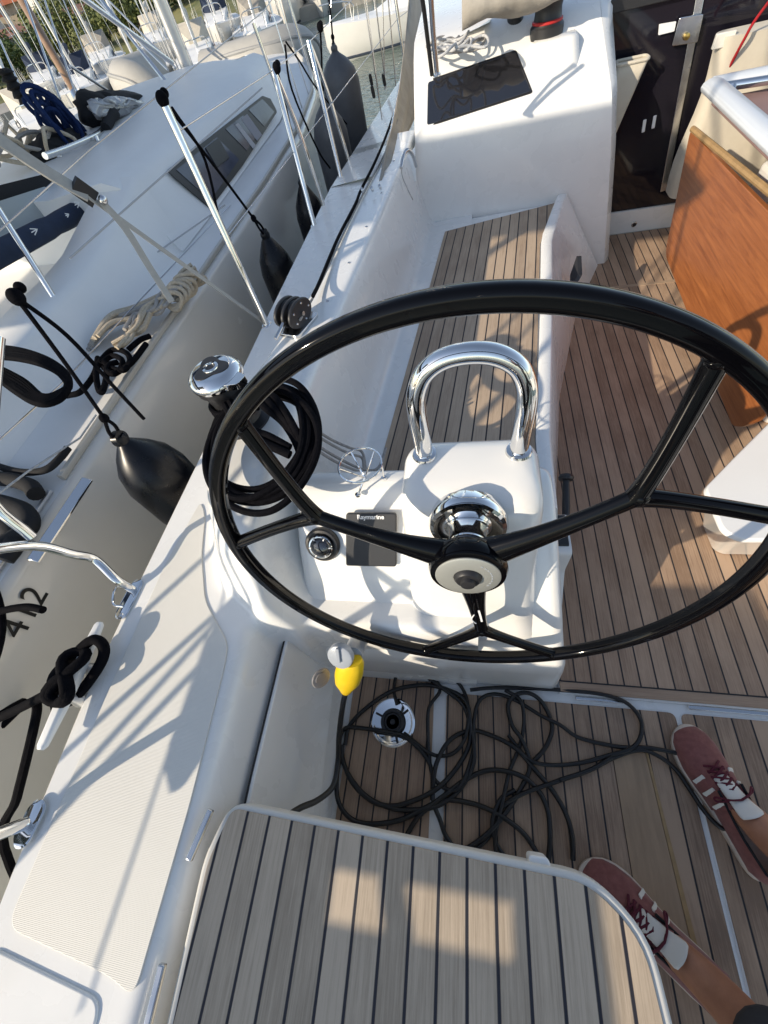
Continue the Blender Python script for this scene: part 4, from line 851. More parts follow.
# windows in the coachroof side
def nside(u,v,off=.003):
    n=V((.32,-.02,.115)).normalized(); r=ray(u,v); q=V((-1.757,3,.735))+n*off-EYE; return EYE+r*(q.dot(n)/r.dot(n))
n=V((.32,-.02,.115)).normalized()
wpoly=[nside(u,v) for u,v in ((166,171),(210,209),(243,165),(277,112),(270,99),(262,96))]
swf=MB().prism(roundpoly(wpoly,[.02,.02,0,.03,0,.02]),.006,n).build('saloon_window',BLK,NY,bevel=.002)
wc_=sum(wpoly,V((0,0,0)))/6
for (ta,tb) in ((0,.46),(.49,.74),(.77,1)):
    lo=[nside(210,209,.009).lerp(nside(277,112,.009),x) for x in (ta,tb)]; hi=[nside(166,171,.009).lerp(nside(262,96,.009),x) for x in (ta,tb)]
    q4=[lo[0],lo[1],hi[1],hi[0]]; cq=sum(q4,V((0,0,0)))/4; MB().prism([cq+(p-cq)*V((1,1,1)).x*.80 for p in q4],.003,n).build('pane',NPANE,swf)
ip_=[nside(u,v,.014) for u,v in ((205,148),(217,168),(229,158),(218,138))]
pf=MB().prism(roundpoly(ip_,.01),.006,n).build('opening_port',BLK,NY,bevel=.002)
MB().prism([nside(u,v,.011) for u,v in ((235,125),(238,123),(256,146),(253,149))],.003,n).build('window_mullion',mat('pale_curtain',(.4,.4,.42),.5),NY)
MB().prism([nside(u,v,.011) for u,v in ((241,119),(247,114),(262,135),(257,141))],.002,n).build('curtain',mat('grey_curtain',(.25,.25,.29),.5),NY)
# cockpit: coaming, side window of sprayhood, navy cushion roll
m=MB(); rs=[]
for y in np.linspace(-1.5,2.6,24):
    x0=interp(y,[-1.5,1.6,2.6],[-1.86,-1.86,-1.74]); z0=nz(y)+.03; k=interp(y,[-1.5,2.0,2.6],[.16,.22,.36])
    rs.append([V(p) for p in ((x0+.04,y,z0-.02),(x0,y,z0+.02),(x0-.06,y,z0+k-.03),(x0-.1,y,z0+k),(x0-.30,y,z0+k+.01),(x0-.34,y,z0+k-.03),(x0-.40,y,z0-.2))])
m.rings(rs,closed=False).build('cockpit_coaming',NDECK,NY,angle=55)
MB().prism([(-2.2,-1.5,.1),(-2.2,2.5,.1),(-4.0,2.5,.1),(-4.0,-1.5,.1)],.05).build('cockpit_floor',T_SEAT,NY)
cbk=[PX(0,176,-2.55),PX(54,172,-2.55),PX(64,200,-2.55),PX(40,222,-2.55),PX(0,262,-2.55)]
MB().prism(roundpoly([PX(-60,200,-2.5),PX(52,172,-2.5),PX(66,212,-2.5),PX(-60,300,-2.5)],.03),.02,(1,0,0)).build('sprayhood_side',DCANV,NY)
MB().prism(roundpoly([PX(-60,220,-2.47),PX(46,186,-2.47),PX(54,214,-2.47),PX(-60,290,-2.47)],.03),.006,(1,0,0)).build('sprayhood_window',mat('cloudy_window',(.32,.36,.38),.25,coat=.3),NY)
a=PX(90,206,-2.25);b=PX(-40,275,-2.15)
rs=[]
for t in np.linspace(0,1,15):
    c=a.lerp(b,t); sc_=1-.25*math.exp(-((t-.33)/.03)**2)-(.3 if t in(0.,1.) else 0)
    rs.append([c+V((.05*math.cos(k)*sc_,0,.05*math.sin(k)*sc_)) for k in np.linspace(0,2*math.pi,17)[:-1]])
cu=MB().rings(rs).build('cushion_roll',NAVY,NY)
for (u,v,s_) in ((71,208,1),(61,219,.6),(28,235,1)):
    p=PX(u,v,-2.18)+V((.055,-.0,.012)); mm=MB()
    for k in range(3): mm.box(p+V((0,.0,.008*(k-1)*s_)),(.002,.045*s_*(1-.25*abs(k-1)),.004),Matrix.Rotation(R_(15-20*k),3,'X'))
    mm.build('embroidered_mark',WHT,cu)
# lines on the roof (moulding joints, jacklines)
for (pa_,pb_) in (((70,258),(262,88)),((0,362),(225,205)),):
    MB().tube([P(*pa_,.95 if pa_[0]==70 else .62),P(*pb_,.98 if pa_[0]==70 else .62)],.004,6).build('moulding_line',mat('moulding_grey',(.45,.45,.46),.6),NY)
# grab rail on roof
g0=[(140,150),(110,160),(88,172),(60,182)]
# mast
mx=V((-3.12,6.3,.95)); q=P(190,74,1.15); mb=V((-3.1,6.45,1.0)); d_=ray(190,74); mb=EYE+d_*(6.45/d_.y)
MB().tube([mb,mb+V((.02,-.12,6.5))],.085,20,flat=.8).build('mast',ALU,NY)
for dx_ in(-.13,-.09,.1): MB().tube([mb+V((dx_,-.05,0)),mb+V((dx_*.6,-.15,6.5))],.008,6).build('halyard',R_WHT,NY)
MB().lathe(mb+V((0,0,-.06)),[(.001,0),(.16,0),(.15,.06),(.1,.09),(.001,.09)],(0,0,1),24).build('mast_collar',DCANV,NY)
# boom and its topping gear running aft over the roof
bm0=mb+V((0,-.1,.9)); 
MB().tube([V((-3.12,6.3,1.98)),V((-3.15,-.9,2.05))],.07,14).build('boom',ALU,NY)
MB().rings([[V((-3.14+.13*math.cos(a),y,2.25+hh*math.sin(a))) for a in np.linspace(0,2*math.pi,17)[:-1]] for y,hh in ((-.8,.10),(-.6,.19),(1,.20),(3,.23),(5,.26),(6.2,.30))]).build('sail_cover',NAVY,NY)
MB().rings([[V((x,y,2.2-.12*((x+3.3)/1.6)**2)) for x in np.linspace(-5.0,-3.2,9)] for y in np.linspace(-.5,4.7,8)],closed=False,cap0=False,cap1=False).build('shade_awning',CANVAS,NY)  # sheet added out of view to keep the neighbouring roof in shade
sp0=MB().box((-3.0,-.50,2.8),(1.30,.80,.03)).build('shade_board',GLASS,NY)  # board added out of view to shade our cabin bulkhead
MB().tube([(-3.0,-.5,2.8),(-3.0,-1.3,.5)],.025,10).build('shade_board_pole',STEEL,NY)  # pole carrying the added shading board
MB().tube([mb+V((.05,-.4,.15)),mb+V((-.2,-1.6,1.0))],.022,10).build('boom_vang',STEEL,NY)
for (x_,y_) in ((-1.52,5.4),(-1.5,5.0),(-1.52,5.75)): MB().tube([(x_,y_,.55),(x_-.55,y_*.0+5.6,5.5)],.005,6).build('shroud',STEEL,NY)
# sliding hatch garage with folded hood and dark bag
e=empty('folded_hood',tuple(P(110,118,1.2)),'dark folded spray hood with clear plastic window lying on the neighbouring cabin roof','folded hood')
hp=[(76,98),(84,90),(100,92),(128,92),(150,98),(152,105),(140,112),(118,124),(100,128),(86,124),(80,112)]
pc_=[PX(u,v,-2.9) for u,v in hp]; 
def blob(name,hp,x,th,m,par,infl=.5):
    P3=[PX(u,v,x) for u,v in hp]; c=sum(P3,V((0,0,0)))/len(P3); P3=smooth_path(P3,4,True); rs=[]
    for k,(s_,d) in enumerate(((.2,-th),(.75,-th*.9),(.97,-th*.4),(1,0),(.95,th*.45),(.7,th*.9),(.2,th))): rs.append([c+(p-c)*s_+V((d,d*-.3,0))+V((.012*math.sin(9*i/len(P3)*6+k),0,.012*math.sin(31*i/len(P3)+k*2))) for i,p in enumerate(P3)])
    return MB().rings(rs).build(name,m,par,angle=180)
blob('hood_cloth',hp,-2.78,.10,DCANV,e)
blob('plastic_window',[(88,104),(100,99),(125,98),(146,104),(138,110),(115,118),(98,118)],-2.62,.03,mat('clear_plastic',(.33,.34,.36),.2,coat=.5,var=.5,vscale=9),e)
MB().tube(smooth_path([PX(106,128,-2.6),PX(110,118,-2.6),PX(115,113,-2.6)],4),.035,10).build('strap_end',DCANV,e)
tag(MB().tube([PX(118,130,-2.55),PX(152,110,-2.75)],.018,10).build('hood_tube',STEEL),'short steel tube in front of the dark folded hood','tube')
hr=empty('grab_bar',tuple(P(70,150,1.1)),'long grey grab bar with feet on the neighbouring cabin roof','grab bar')
MB().tube(smooth_path([PX(45,156,-2.45),PX(70,147,-2.5),PX(98,134,-2.6),PX(108,122,-2.7)],5),.017,10).build('bar',STEEL,hr)
for (u,v) in((58,152),(96,136)): MB().tube([PX(u,v,-2.53),PX(u+2,v+5,-2.53)],.014,8).build('foot',STEEL,hr)
bb=empty('blue_rope_coil',tuple(PX(62,120,-2.9)),'coil of dark blue rope on the neighbouring cockpit roof edge','rope coil')
for k in range(9):
    c=PX(62+rng.uniform(-5,5),122+rng.uniform(-5,8),-2.9+.02*k); ra=.10+rng.uniform(-.03,.04); a_=rng.uniform(0,1)
    MB().tube([c+V((.03*math.sin(2*t+k),ra*math.cos(t+a_)*.9,ra*math.sin(t)*1.3)) for t in np.linspace(0,2*math.pi,26)[:-1]],.014,8,closed=True).build('loop',R_BLU,bb)
blob('x1',[(36,140),(50,132),(78,130),(88,138),(80,150),(60,160),(40,168),(30,158)],-2.85,.12,DCANV,bb).name='dark_bag'
th=empty('tan_rope_heap',tuple(PX(30,140,-2.8)),'heap of tan and grey ropes in the far cockpit at the left edge','rope coil')
for k in range(12):
    c=PX(10+rng.uniform(-14,50),140+rng.uniform(-12,18),-2.9+rng.uniform(-.2,.2)); ra=.06+rng.uniform(-.02,.05)
    MB().tube([c+V((.04*math.sin(2*t+k),ra*math.cos(t)*1.8,ra*math.sin(t+.5*k))) for t in np.linspace(0,2*math.pi,22)[:-1]],.012,7,closed=True).build('loop',R_TAN if k%2 else R_GRY,th)
# stanchions and wires of the neighbour
for (u,v,y_) in ((84,345,1.35),):
    pf_=P(82,342,.56); MB().tube([pf_,PX(-4,205,pf_.x-.10)],.013,12).build('stanchion',CHROME,NY); MB().lathe(pf_,[(.001,-.01),(.028,-.01),(.026,.02),(.018,.06),(.001,.06)],(-.1,.05,1),16).build('stanchion_base',ALU,NY)
pf_=P(27,640,.62)
MB().tube([V((nsx(.3)-.05,.34,.52)),V((nsx(.3)-.18,.1,1.15))],.013,12).build('stanchion',CHROME,NY)
MB().tube([V((nsx(.1)-.04,.28,.51)),PX(-6,642,-1.46)],.016,12).build('pushpit_leg',CHROME,NY)
for i,(a,b) in enumerate((((0,437),(110,350)),((-5,465),(72,405)))):
    pass
MB().tube([PX(-10,448,-1.62),PX(60,385,-1.62),PX(140,300,-1.62),PX(230,205,-1.6)],.003,6).build('lifeline',STEEL,NY)
MB().tube([PX(-10,500,-1.55),PX(30,470,-1.55),PX(80,438,-1.54),PX(96,415,-1.54)],.004,6).build('lifeline',R_WHT,NY)
MB().tube([V((-1.5,-1.2,1.05)),V((-1.55,2.0,1.15)),V((-1.45,4.5,1.2)),V((-1.8,6.6,1.22))],.003,6).build('lifeline',STEEL,NY)
for y_ in (4.3,6.4): MB().tube([(nsx(y_)-.04,y_,nz(y_)),(nsx(y_)-.10,y_,nz(y_)+.62)],.012,10).build('stanchion',CHROME,NY)
# vents / small fittings
q=P(82,225,.80); MB().lathe(q,[(.001,0),(.022,0),(.018,.006),(.001,.007)],(.3,0,1),16).build('deck_fitting',STEEL,NY)
q=nside(157,187); 
# rope clutter on its side deck
tc_=None
def loose(par,c0,c1,n,r,m,w=.06):
    for k in range(n):
        pts=[]; ph=rng.uniform(0,6)
        for i in range(9):
            q=c0.lerp(c1,i/8); sdv=V((.7,-.6,0)).normalized(); pts.append(q+sdv*(w*math.sin(ph+i*1.7)*rng.uniform(.4,1))+V((0,0,.012+.008*(k%4)+.006*math.sin(i+ph))))
        MB().tube(smooth_path(pts,5),r,8).build('strand',m,par)
tc_=empty('tan_rope_coil',tuple(P(150,310,.58)),'tan and cream rope hank lying on the neighbouring side deck','rope coil')
for k in range(8):
    o1=rng.uniform(-5,5); pts=[P(88+o1*.3+k*1.2,350-k*2,.56+.01*k),P(105+k,325+o1-k,.58+.008*k),P(135,312+o1*1.2,.58+.01*(k%4)),P(165,298+o1*1.2,.59+.01*(k%3)),P(186,284+o1,.60)]
    MB().tube(smooth_path(pts,6),.011,8).build('strand',R_GRY if k<5 else R_TAN,tc_)
for k in range(9):
    c=P(182,290,.61)+V((.004*k-.02,.022*k-.09+rng.uniform(-.01,.01),rng.uniform(-.012,.012))); MB().tube([c+V(((.05+.003*(k%3))*math.cos(t)+.01*math.sin(2*t+k),(.018+.012*(k%3))*math.sin(t+.3*k),.036*math.sin(t))) for t in np.linspace(0,2*math.pi,18)[:-1]],.011,8,closed=True).build('wrap',R_TAN,tc_)
bk_=empty('black_rope_coil',tuple(P(40,380,.6)),'thick black rope coil draped over the neighbouring white coaming','rope coil')
for k in range(6):
    o=rng.uniform(-4,4); pts=[P(-20,346+2.4*k,.83),P(20,349+o*.5+2*k,.84),P(50,360+o*.4+1.5*k,.83),P(68,378+k,.80),P(62,397-k,.79),P(42,404-1.5*k,.79),P(20,394-3*k,.80),P(-20,364-1*k,.82)]
    MB().tube(smooth_path(pts,6),.0125,9).build('loop',R_BLK,bk_)
kn=empty('black_knot',tuple(P(108,370,.6)),'knotted black rope end on the neighbouring toe rail beside the tan hank','knot')
for pts in ([(66,396),(80,392),(92,378),(100,362),(112,350),(125,352),(130,360),(124,370),(112,368),(104,362)],[(98,358),(96,372),(98,388),(102,392),(106,380),(108,366),(118,362)],[(104,368),(112,374),(120,370),(122,360),(112,356),(100,364)],[(128,350),(140,340),(150,336)],[(118,372),(132,362),(146,344)]):
    MB().tube(smooth_path([P(u,v,.575+.012*(i%2)) for i,(u,v) in enumerate(pts)],6),.0125,9).build('strand',R_BLK,kn)
loose(tc_,P(120,352,.575),P(196,272,.60),7,.0095,R_TAN,.05)
loose(tc_,P(128,335,.575),P(186,290,.60),4,.0095,R_GRY,.05)
# black lines at the lower left of neighbour
bf=empty('black_fender_cover',tuple(P(10,500,.55)),'black padded cover and ropes heaped on the neighbouring quarter at the left edge','cover')
for pts,r_ in (([(-10,478),(12,480),(30,486),(36,494)],.028),([(-10,500),(10,505),(25,512),(30,524),(20,535),(0,545)],.03),([(-8,520),(8,528),(14,545),(4,560)],.028),([(-10,464),(20,472),(45,470),(60,458),(68,448)],.014)):
    MB().tube(smooth_path([P(u,v,.56) for u,v in pts],6),r_,12).build('pad',DCANV,bf)
MB().tube(smooth_path([P(-10,614,.52),P(10,609,.53),P(28,607,.53),P(43,610,.53)],5),.0115,10).build('rope_end',R_BLK,bf)
tag(MB().tube(smooth_path([P(-20,560,.5),P(-2,600,.5),P(0,640,.48),P(-20,700,.4)],5),.012,8).build('hanging_line',R_BLK),'black line dropping past the numbers at the left edge','rope')
# number on the hull
nb=PX(25,610,nsx(.27)+.014); yd=V((-.02,1,0)).normalized()
text('hull_number','412',.135,frame(PX(26,612,nsx(.27)+.016),V((0,1,0)),V((.05,0,1))),BINK,NY,ext=.0006,xs=.85)
# dinghies beyond the neighbour's mast: inflatable tubes
def dinghy(name,c,L,w,yaw,label,group):
    e=empty('inflatable_dinghy',tuple(c),label,'dinghy',group); c=V(c); R3=Matrix.Rotation(yaw,3,'Z')@Matrix.Rotation(R_(-28),3,'X')
    pts=[(-L*.5,-w*.5,0),(-L*.3,-w*.5,0),(L*.2,-w*.5,0.02),(L*.42,-w*.32,.10),(L*.5,0,.16),(L*.42,w*.32,.10),(L*.2,w*.5,.02),(-L*.3,w*.5,0),(-L*.5,w*.5,0)]
    sp=smooth_path([c+R3@V(p) for p in pts],6); n_=len(sp)
    MB().tube(sp,[.21*(.5 if i in(0,n_-1) else 1) for i in range(n_)],18).build('tube',HYPA,e)
    MB().tube([p+R3@V((0,0,.02))+ (p-c).normalized()*.205 for p in sp],.022,8).build('rub_strip',mat('strip',(.3,.3,.29),.6),e)
    hp_=[c+R3@V(p) for p in ((-L*.48,-w*.4,-.12),(L*.2,-w*.4,-.14),(L*.42,0,-.02),(L*.2,w*.4,-.14),(-L*.48,w*.4,-.12))]
    MB().prism(hp_,.04,R3@V((0,0,-1))).build('floor',HYPA,e)
    return e
c1_=EYE+ray(264,76)*8.6; dinghy('d',c1_,1.3,.85,R_(-8),'large grey inflatable dinghy lying just beyond the neighbouring mast','grey inflatable dinghies')
c2_=EYE+ray(164,92)*8.4; dinghy('d',c2_,.9,.7,R_(-100),'small grey inflatable dinghy left of the neighbouring mast','grey inflatable dinghies')
# ================================================================== person
pr_=empty('person',(.7,-.3,0),'person in maroon suede sneakers and dark trousers standing at the lower right','person')
JV={'pel':(.88,-.60,.93),'sp':(.87,-.62,1.12),'ch':(.85,-.64,1.32),'nk':(.83,-.63,1.47),'hd':(.81,-.61,1.56),'ht':(.80,-.60,1.70),
'lh':(.80,-.68,.90),'lk':(.64,-.50,.49),'la':(.512,-.347,.115),'lt':(.43,-.285,.045),'rh':(.96,-.54,.90),'rk':(.83,-.27,.50),'ra':(.715,-.075,.115),'rt':(.665,.03,.045),
'ls':(.70,-.72,1.40),'le':(.60,-.62,1.14),'lw':(.40,-.50,1.30),'rs':(.98,-.55,1.40),'re':(1.02,-.42,1.14),'rw':(.85,-.35,1.28)}
def skinmesh(name,verts,edges,rad,m,par,sub=2,root='pel'):
    ks=list(verts); me=bpy.data.meshes.new(name); me.from_pydata([JV[k] if k in JV else verts[k] for k in ks],[(ks.index(a),ks.index(b)) for a,b in edges],[]); me.update()
    o=bpy.data.objects.new(name,me); col.objects.link(o); sk_=o.modifiers.new('skin','SKIN')
    for i,k in enumerate(ks): me.skin_vertices[0].data[i].radius=rad[k]; me.skin_vertices[0].data[i].use_root=(k==root)
    sb=o.modifiers.new('s','SUBSURF'); sb.levels=sub; sb.render_levels=sub; me.materials.append(m)
    for p in me.polygons: p.use_smooth=True
    sk_.use_smooth_shade=True; adopt(o,par); return o
E_=[('pel','sp'),('sp','ch'),('ch','nk'),('nk','hd'),('hd','ht'),('pel','lh'),('lh','lk'),('lk','la'),('la','lt'),('pel','rh'),('rh','rk'),('rk','ra'),('ra','rt'),('ch','ls'),('ls','le'),('le','lw'),('ch','rs'),('rs','re'),('re','rw')]
RD={'pel':(.13,.10),'sp':(.12,.09),'ch':(.14,.10),'nk':(.055,.055),'hd':(.075,.085),'ht':(.05,.06),'lh':(.085,.085),'lk':(.055,.055),'la':(.042,.044),'lt':(.036,.03),'rh':(.085,.085),'rk':(.055,.055),'ra':(.042,.044),'rt':(.036,.03),'ls':(.055,.055),'le':(.04,.04),'lw':(.027,.027),'rs':(.055,.055),'re':(.04,.04),'rw':(.027,.027)}
skinmesh('body',JV,E_,RD,SKIN,pr_)
tv={k:JV[k] for k in('pel','lh','lk','rh','rk')}; 
def lerp3(a,b,t): return tuple(V(a).lerp(V(b),t))
JV['lc']=lerp3(JV['lk'],JV['la'],.86); JV['rc']=lerp3(JV['rk'],JV['ra'],.80)
tv=dict(tv,lc=JV['lc'],rc=JV['rc'])
skinmesh('trousers',tv,[('pel','lh'),('lh','lk'),('lk','lc'),('pel','rh'),('rh','rk'),('rk','rc')],{'pel':(.15,.12),'lh':(.105,.105),'lk':(.08,.08),'lc':(.078,.078),'rh':(.105,.105),'rk':(.08,.08),'rc':(.066,.066)},DENIM,pr_)
skinmesh('shirt',{k:JV[k] for k in('pel','sp','ch','ls','le','rs','re')},[('pel','sp'),('sp','ch'),('ch','ls'),('ls','le'),('ch','rs'),('rs','re')],{'pel':(.155,.125),'sp':(.14,.11),'ch':(.16,.12),'ls':(.075,.075),'le':(.055,.055),'rs':(.075,.075),'re':(.055,.055)},SHIRT,pr_)
MB().ball(V(JV['ht'])+V((.02,-.03,-.03)),.115,(1,1,.95)).build('hair',HAIR,pr_)
def shoe(toe,heel,label,side):
    toe=V(toe);heel=V(heel); d=(toe-heel); L_=d.length; x=d.normalized(); y=V((0,0,1)).cross(x); M=frame((heel.x,heel.y,0),x,y)   # x toe-ward, y left, z up
    # stations: t, half width left/right, centre shift, top z of upper
    st=[(.0,.018,0,.0),(.02,.028,0,0),(.08,.036,0,0),(.25,.036,0,0),(.45,.035,.002,0),(.62,.043,.003,0),(.75,.048,.002,0),(.86,.044,-.001,0),(.94,.033,-.004,0),(.985,.018,-.006,0),(1.0,.006,-.007,0)]
    cs_=-1 if side=='l' else 1; KW=1.32
    st=[(a,b*KW,c,d) for a,b,c,d in st]
    def ring(t,hw,c,z0,z1,k=1.):  return [M@V((t*L_,c*cs_+hw*k*math.cos(a),0)) for a in ()]
    # sole: stack of outlines
    def outline(k,z):
        l=[(t*L_ if k>1 else L_/2+(t*L_-L_/2)*k,c*cs_+hw*k) for t,hw,c,_ in st]; r=[(t*L_ if k>1 else L_/2+(t*L_-L_/2)*k,c*cs_-hw*k) for t,hw,c,_ in reversed(st)]
        return [V((a,b,z)) for a,b in l+r]
    rs=[[M@p for p in outline(k,z)] for k,z in ((.96,.001),(1.0,.004),(1.0,.022),(.97,.026))]
    s_=MB().rings(rs).build('sole',SOLEM,sh:=tag_part(label),bevel=0,sub=1)
    # upper : cross sections along the foot from toe to ankle opening
    up=[(.985,.012,.016,-.006),(.955,.027,.030,-.005),(.90,.037,.043,-.003),(.82,.043,.052,-.001),(.72,.0445,.060,.001),(.62,.0415,.070,.002),(.52,.037,.081,.002),(.44,.035,.088,.002)]
    up=[(a,b*KW,zz*1.12,c) for a,b,zz,c in up]; rs=[]
    for t,hw,zt,c in up:
        rs.append([M@V((t*L_,c*cs_+hw*math.cos(a),.012+ (zt-.012)*max(0,math.sin(a))**.72)) for a in np.linspace(0,math.pi,17)])
    MB().rings(rs,closed=False,cap0=True,cap1=False).build('vamp',SUEDE,sh,angle=80)
    # quarters and heel counter: wall around the opening
    wl=[(.56,1),(.46,1),(.36,1),(.26,1),(.16,1),(.08,1),(.02,.8),(0,.35),(0,-.35),(.02,-.8),(.08,-1),(.16,-1),(.26,-1),(.36,-1),(.46,-1),(.56,-1)]
    rs=[]
    for t,sgn in wl:
        hw=.042 if t>.03 else .038; zt=1.1*interp(t,[0,.1,.3,.45,.56],[.078,.070,.062,.074,.080])
        b=V((t*L_,hw*sgn,.014)); tp=V((t*L_+(.006 if t<.05 else 0),hw*sgn*.74,zt)); md=V((t*L_-(.002 if t<.1 else 0),hw*sgn*1.06,(zt+.014)*.5))
        i_=V((t*L_+(.012 if t<.05 else 0),hw*sgn*.62,zt-.004)); i2=V((t*L_+(.01 if t<.05 else 0),hw*sgn*.7,.03))
        rs.append([M@q for q in (b,md,tp,i_,i2)])
    MB().rings(rs,closed=False,cap0=False,cap1=False).build('quarter',SUEDE,sh,angle=80)
    MB().tube([r[2] for r in rs],.0035,8).build('collar',DCANV,sh)
    # side stripes
    for s2 in(-1,1):
        for k in range(3):
            t=.64-.085*k; pts=[]
            for a in (R_(18),R_(34),R_(52)):
                hw=KW*interp(t,[.44,.52,.62,.72],[.035,.037,.0415,.0445]); zt=1.12*interp(t,[.44,.52,.62,.72],[.088,.081,.07,.06])
                pts.append(M@V((t*L_+.012*(1-math.sin(a))*0+.016*(a-.6),(.002*cs_)+s2*(hw+.0012)*math.cos(a),.0125+(zt-.012)*math.sin(a)**.72)))
            MB().tube(pts,.0058,6,flat=.35,up=(0,0,1)).build('side_stripe',LEATH,sh)
    # tongue
    rs=[]
    for t,hw,z in ((.64,.019,.081),(.56,.022,.093),(.48,.024,.106),(.435,.028,.117),(.405,.030,.126),(.39,.027,.129),(.385,.018,.1295)):
        rs.append([M@V((t*L_,.002*cs_+hw*math.sin(a)*1.0,z-.010*(1-math.cos(a)))) for a in np.linspace(-1.35,1.35,11)])
    o=MB().rings(rs,closed=False,cap0=False,cap1=False).build('tongue',LEATH,sh,angle=180); q_=o.modifiers.new('t','SOLIDIFY'); q_.thickness=.004
    # laces
    m_=MB()
    for k in range(7):
        t=.715-.037*k; hw=interp(t,[.48,.70],[.025,.022]); z=1.12*interp(t,[.44,.52,.62,.72],[.090,.083,.0725,.0625])+.001
        for s2 in(-1,1): m_.tube(smooth_path([M@V((t*L_,s2*hw,z-.007)),M@V((t*L_-.008,0,z+.0045)),M@V((t*L_-.018,-s2*hw,z-.003))],4),.0032,6)
    for s2,(a,b) in ((1,(.03,.035)),(-1,(.035,.03))):
        c=M@V((.485*L_,0,.108)); m_.tube(smooth_path([c,M@V((.50*L_,s2*.025,.107)),M@V((.53*L_,s2*.048,.090)),M@V((.50*L_,s2*.045,.085)),c],5),.0026,6)
    m_.build('laces',LACE,sh)
def tag_part(label):
    e=bpy.data.objects.new('sneaker',None); col.objects.link(e); adopt(e,pr_); e['label']=label; return e
shoe((.289,-.183,0),(.566,-.386,0),'left maroon suede sneaker beside the helm seat corner','l')
shoe((.610,.178,0),(.732,-.155,0),'right maroon suede sneaker nearer the step','r')
# ================================================================== water, shore, hillside
WZ=-1.15
def watermat():
    m=bpy.data.materials.new('harbour_water'); m.use_nodes=True; nt=m.node_tree; b=nt.nodes['Principled BSDF']
    b.inputs['Base Color'].default_value=(.10,.14,.115,1); b.inputs['Roughness'].default_value=.06; b.inputs['Specular IOR Level'].default_value=.6
    tc=nt.nodes.new('ShaderNodeTexCoord'); n1=nt.nodes.new('ShaderNodeTexNoise'); n1.inputs['Scale'].default_value=2.6; n1.inputs['Detail'].default_value=4; mp=nt.nodes.new('ShaderNodeMapping'); mp.inputs['Scale'].default_value=(1,1.8,1); mp.inputs['Rotation'].default_value=(0,0,.5)
    lk(nt,tc.outputs['Object'],mp.inputs[0]); lk(nt,mp.outputs[0],n1.inputs['Vector'])
    bp=nt.nodes.new('ShaderNodeBump'); bp.inputs['Strength'].default_value=.55; bp.inputs['Distance'].default_value=.12; lk(nt,n1.outputs['Fac'],bp.inputs['Height']); lk(nt,bp.outputs[0],b.inputs['Normal']); return m
tag(MB().add([(-1500,-1500,WZ),(1500,-1500,WZ),(1500,1500,WZ),(-1500,1500,WZ)],[(0,1,2,3)]).build('water',watermat()),kind='structure')
def groundmat():
    m=bpy.data.materials.new('hillside_grass'); m.use_nodes=True; nt=m.node_tree; b=nt.nodes['Principled BSDF']
    tc=nt.nodes.new('ShaderNodeTexCoord'); n=nt.nodes.new('ShaderNodeTexNoise'); n.inputs['Scale'].default_value=.22; n.inputs['Detail'].default_value=8; n.inputs['Roughness'].default_value=.7; lk(nt,tc.outputs['Object'],n.inputs['Vector'])
    r=nt.nodes.new('ShaderNodeValToRGB'); e=r.color_ramp.elements; e[0].position=.35; e[0].color=(.07,.10,.025,1); e[1].position=.65; e[1].color=(.26,.23,.09,1); lk(nt,n.outputs['Fac'],r.inputs[0]); lk(nt,r.outputs[0],b.inputs['Base Color']); b.inputs['Roughness'].default_value=.95; return m
def AZ(az,d): return V((d*math.sin(R_(az)),d*math.cos(R_(az)),0))
def hz(d): return interp(d,[30,34,36,46,60,85,120,200,600],[-1.6,-1.0,-.75,-.5,-.2,.4,3.5,9,30])
ds=[30,32,34,36,40,46,52,60,70,85,100,120,150,200,300,600]; m=MB(); rs=[]
for d in ds: rs.append([AZ(a,d)+V((0,0,hz(d)+(rng.uniform(-.15,.15) if d>34 else 0)+(1.5*math.sin(a*.21)+1.0*math.sin(a*.5))*(d/200))) for a in np.arange(-75,50,2.5)])
m.rings(rs,closed=False,cap0=False,cap1=False); tag(m.build('hillside',groundmat(),angle=180),kind='structure')
m=MB(); rs=[[AZ(a,31)+V((0,0,-1.8)),AZ(a,31)+V((0,0,-.72)),AZ(a,35)+V((0,0,-.70)),AZ(a,35)+V((0,0,-1.5))] for a in np.arange(-75,50,2.5)]
m.rings([[r[i] for r in rs] for i in range(4)],closed=False,cap0=False,cap1=False); tag(m.build('quay',mat('quay_concrete',(.38,.36,.32),.85,var=.3,vscale=.6),angle=30),kind='structure')
# houses
WALLS=[mat('render_white',(.72,.69,.63),.8,var=.1,vscale=.4),mat('render_cream',(.62,.52,.38),.8,var=.1,vscale=.4),mat('render_pink',(.60,.42,.33),.8,var=.1,vscale=.4),mat('render_grey',(.45,.46,.47),.8)]
ROOFM=mat('red_roof_tiles',(.42,.13,.06),.8,var=.35,vscale=.8); ROOF2=mat('brown_roof_tiles',(.30,.14,.09),.8,var=.3,vscale=.8); SHUT=mat('house_window',(.06,.07,.09),.2); SHUT2=mat('blue_shutter',(.10,.16,.22),.6)
wname=['white','cream','pinkish','grey']
houses=[(-42,95,0,9,4.2,0,15),(-39.2,80,0,7,3.6,0,-12),(-37.0,92,1,8,4.4,0,10),(-34.8,84,0,7,3.4,0,25),(-32.6,100,2,9,4.6,0,-8),(-30.4,88,1,7,3.6,0,5),(-27.6,84,0,8,3.8,1,20),(-24.8,96,1,9,4.2,0,-15),(-21.5,85,0,7,3.2,0,8),(-18.5,95,2,9,4.4,0,0),(-15.0,88,0,8,3.6,1,12),(-11.5,98,1,9,4.,0,-10),(-7.5,90,0,8,3.6,0,10),(-46,86,1,8,3.8,0,0),(-35.9,64,3,12,1.5,1,6)]
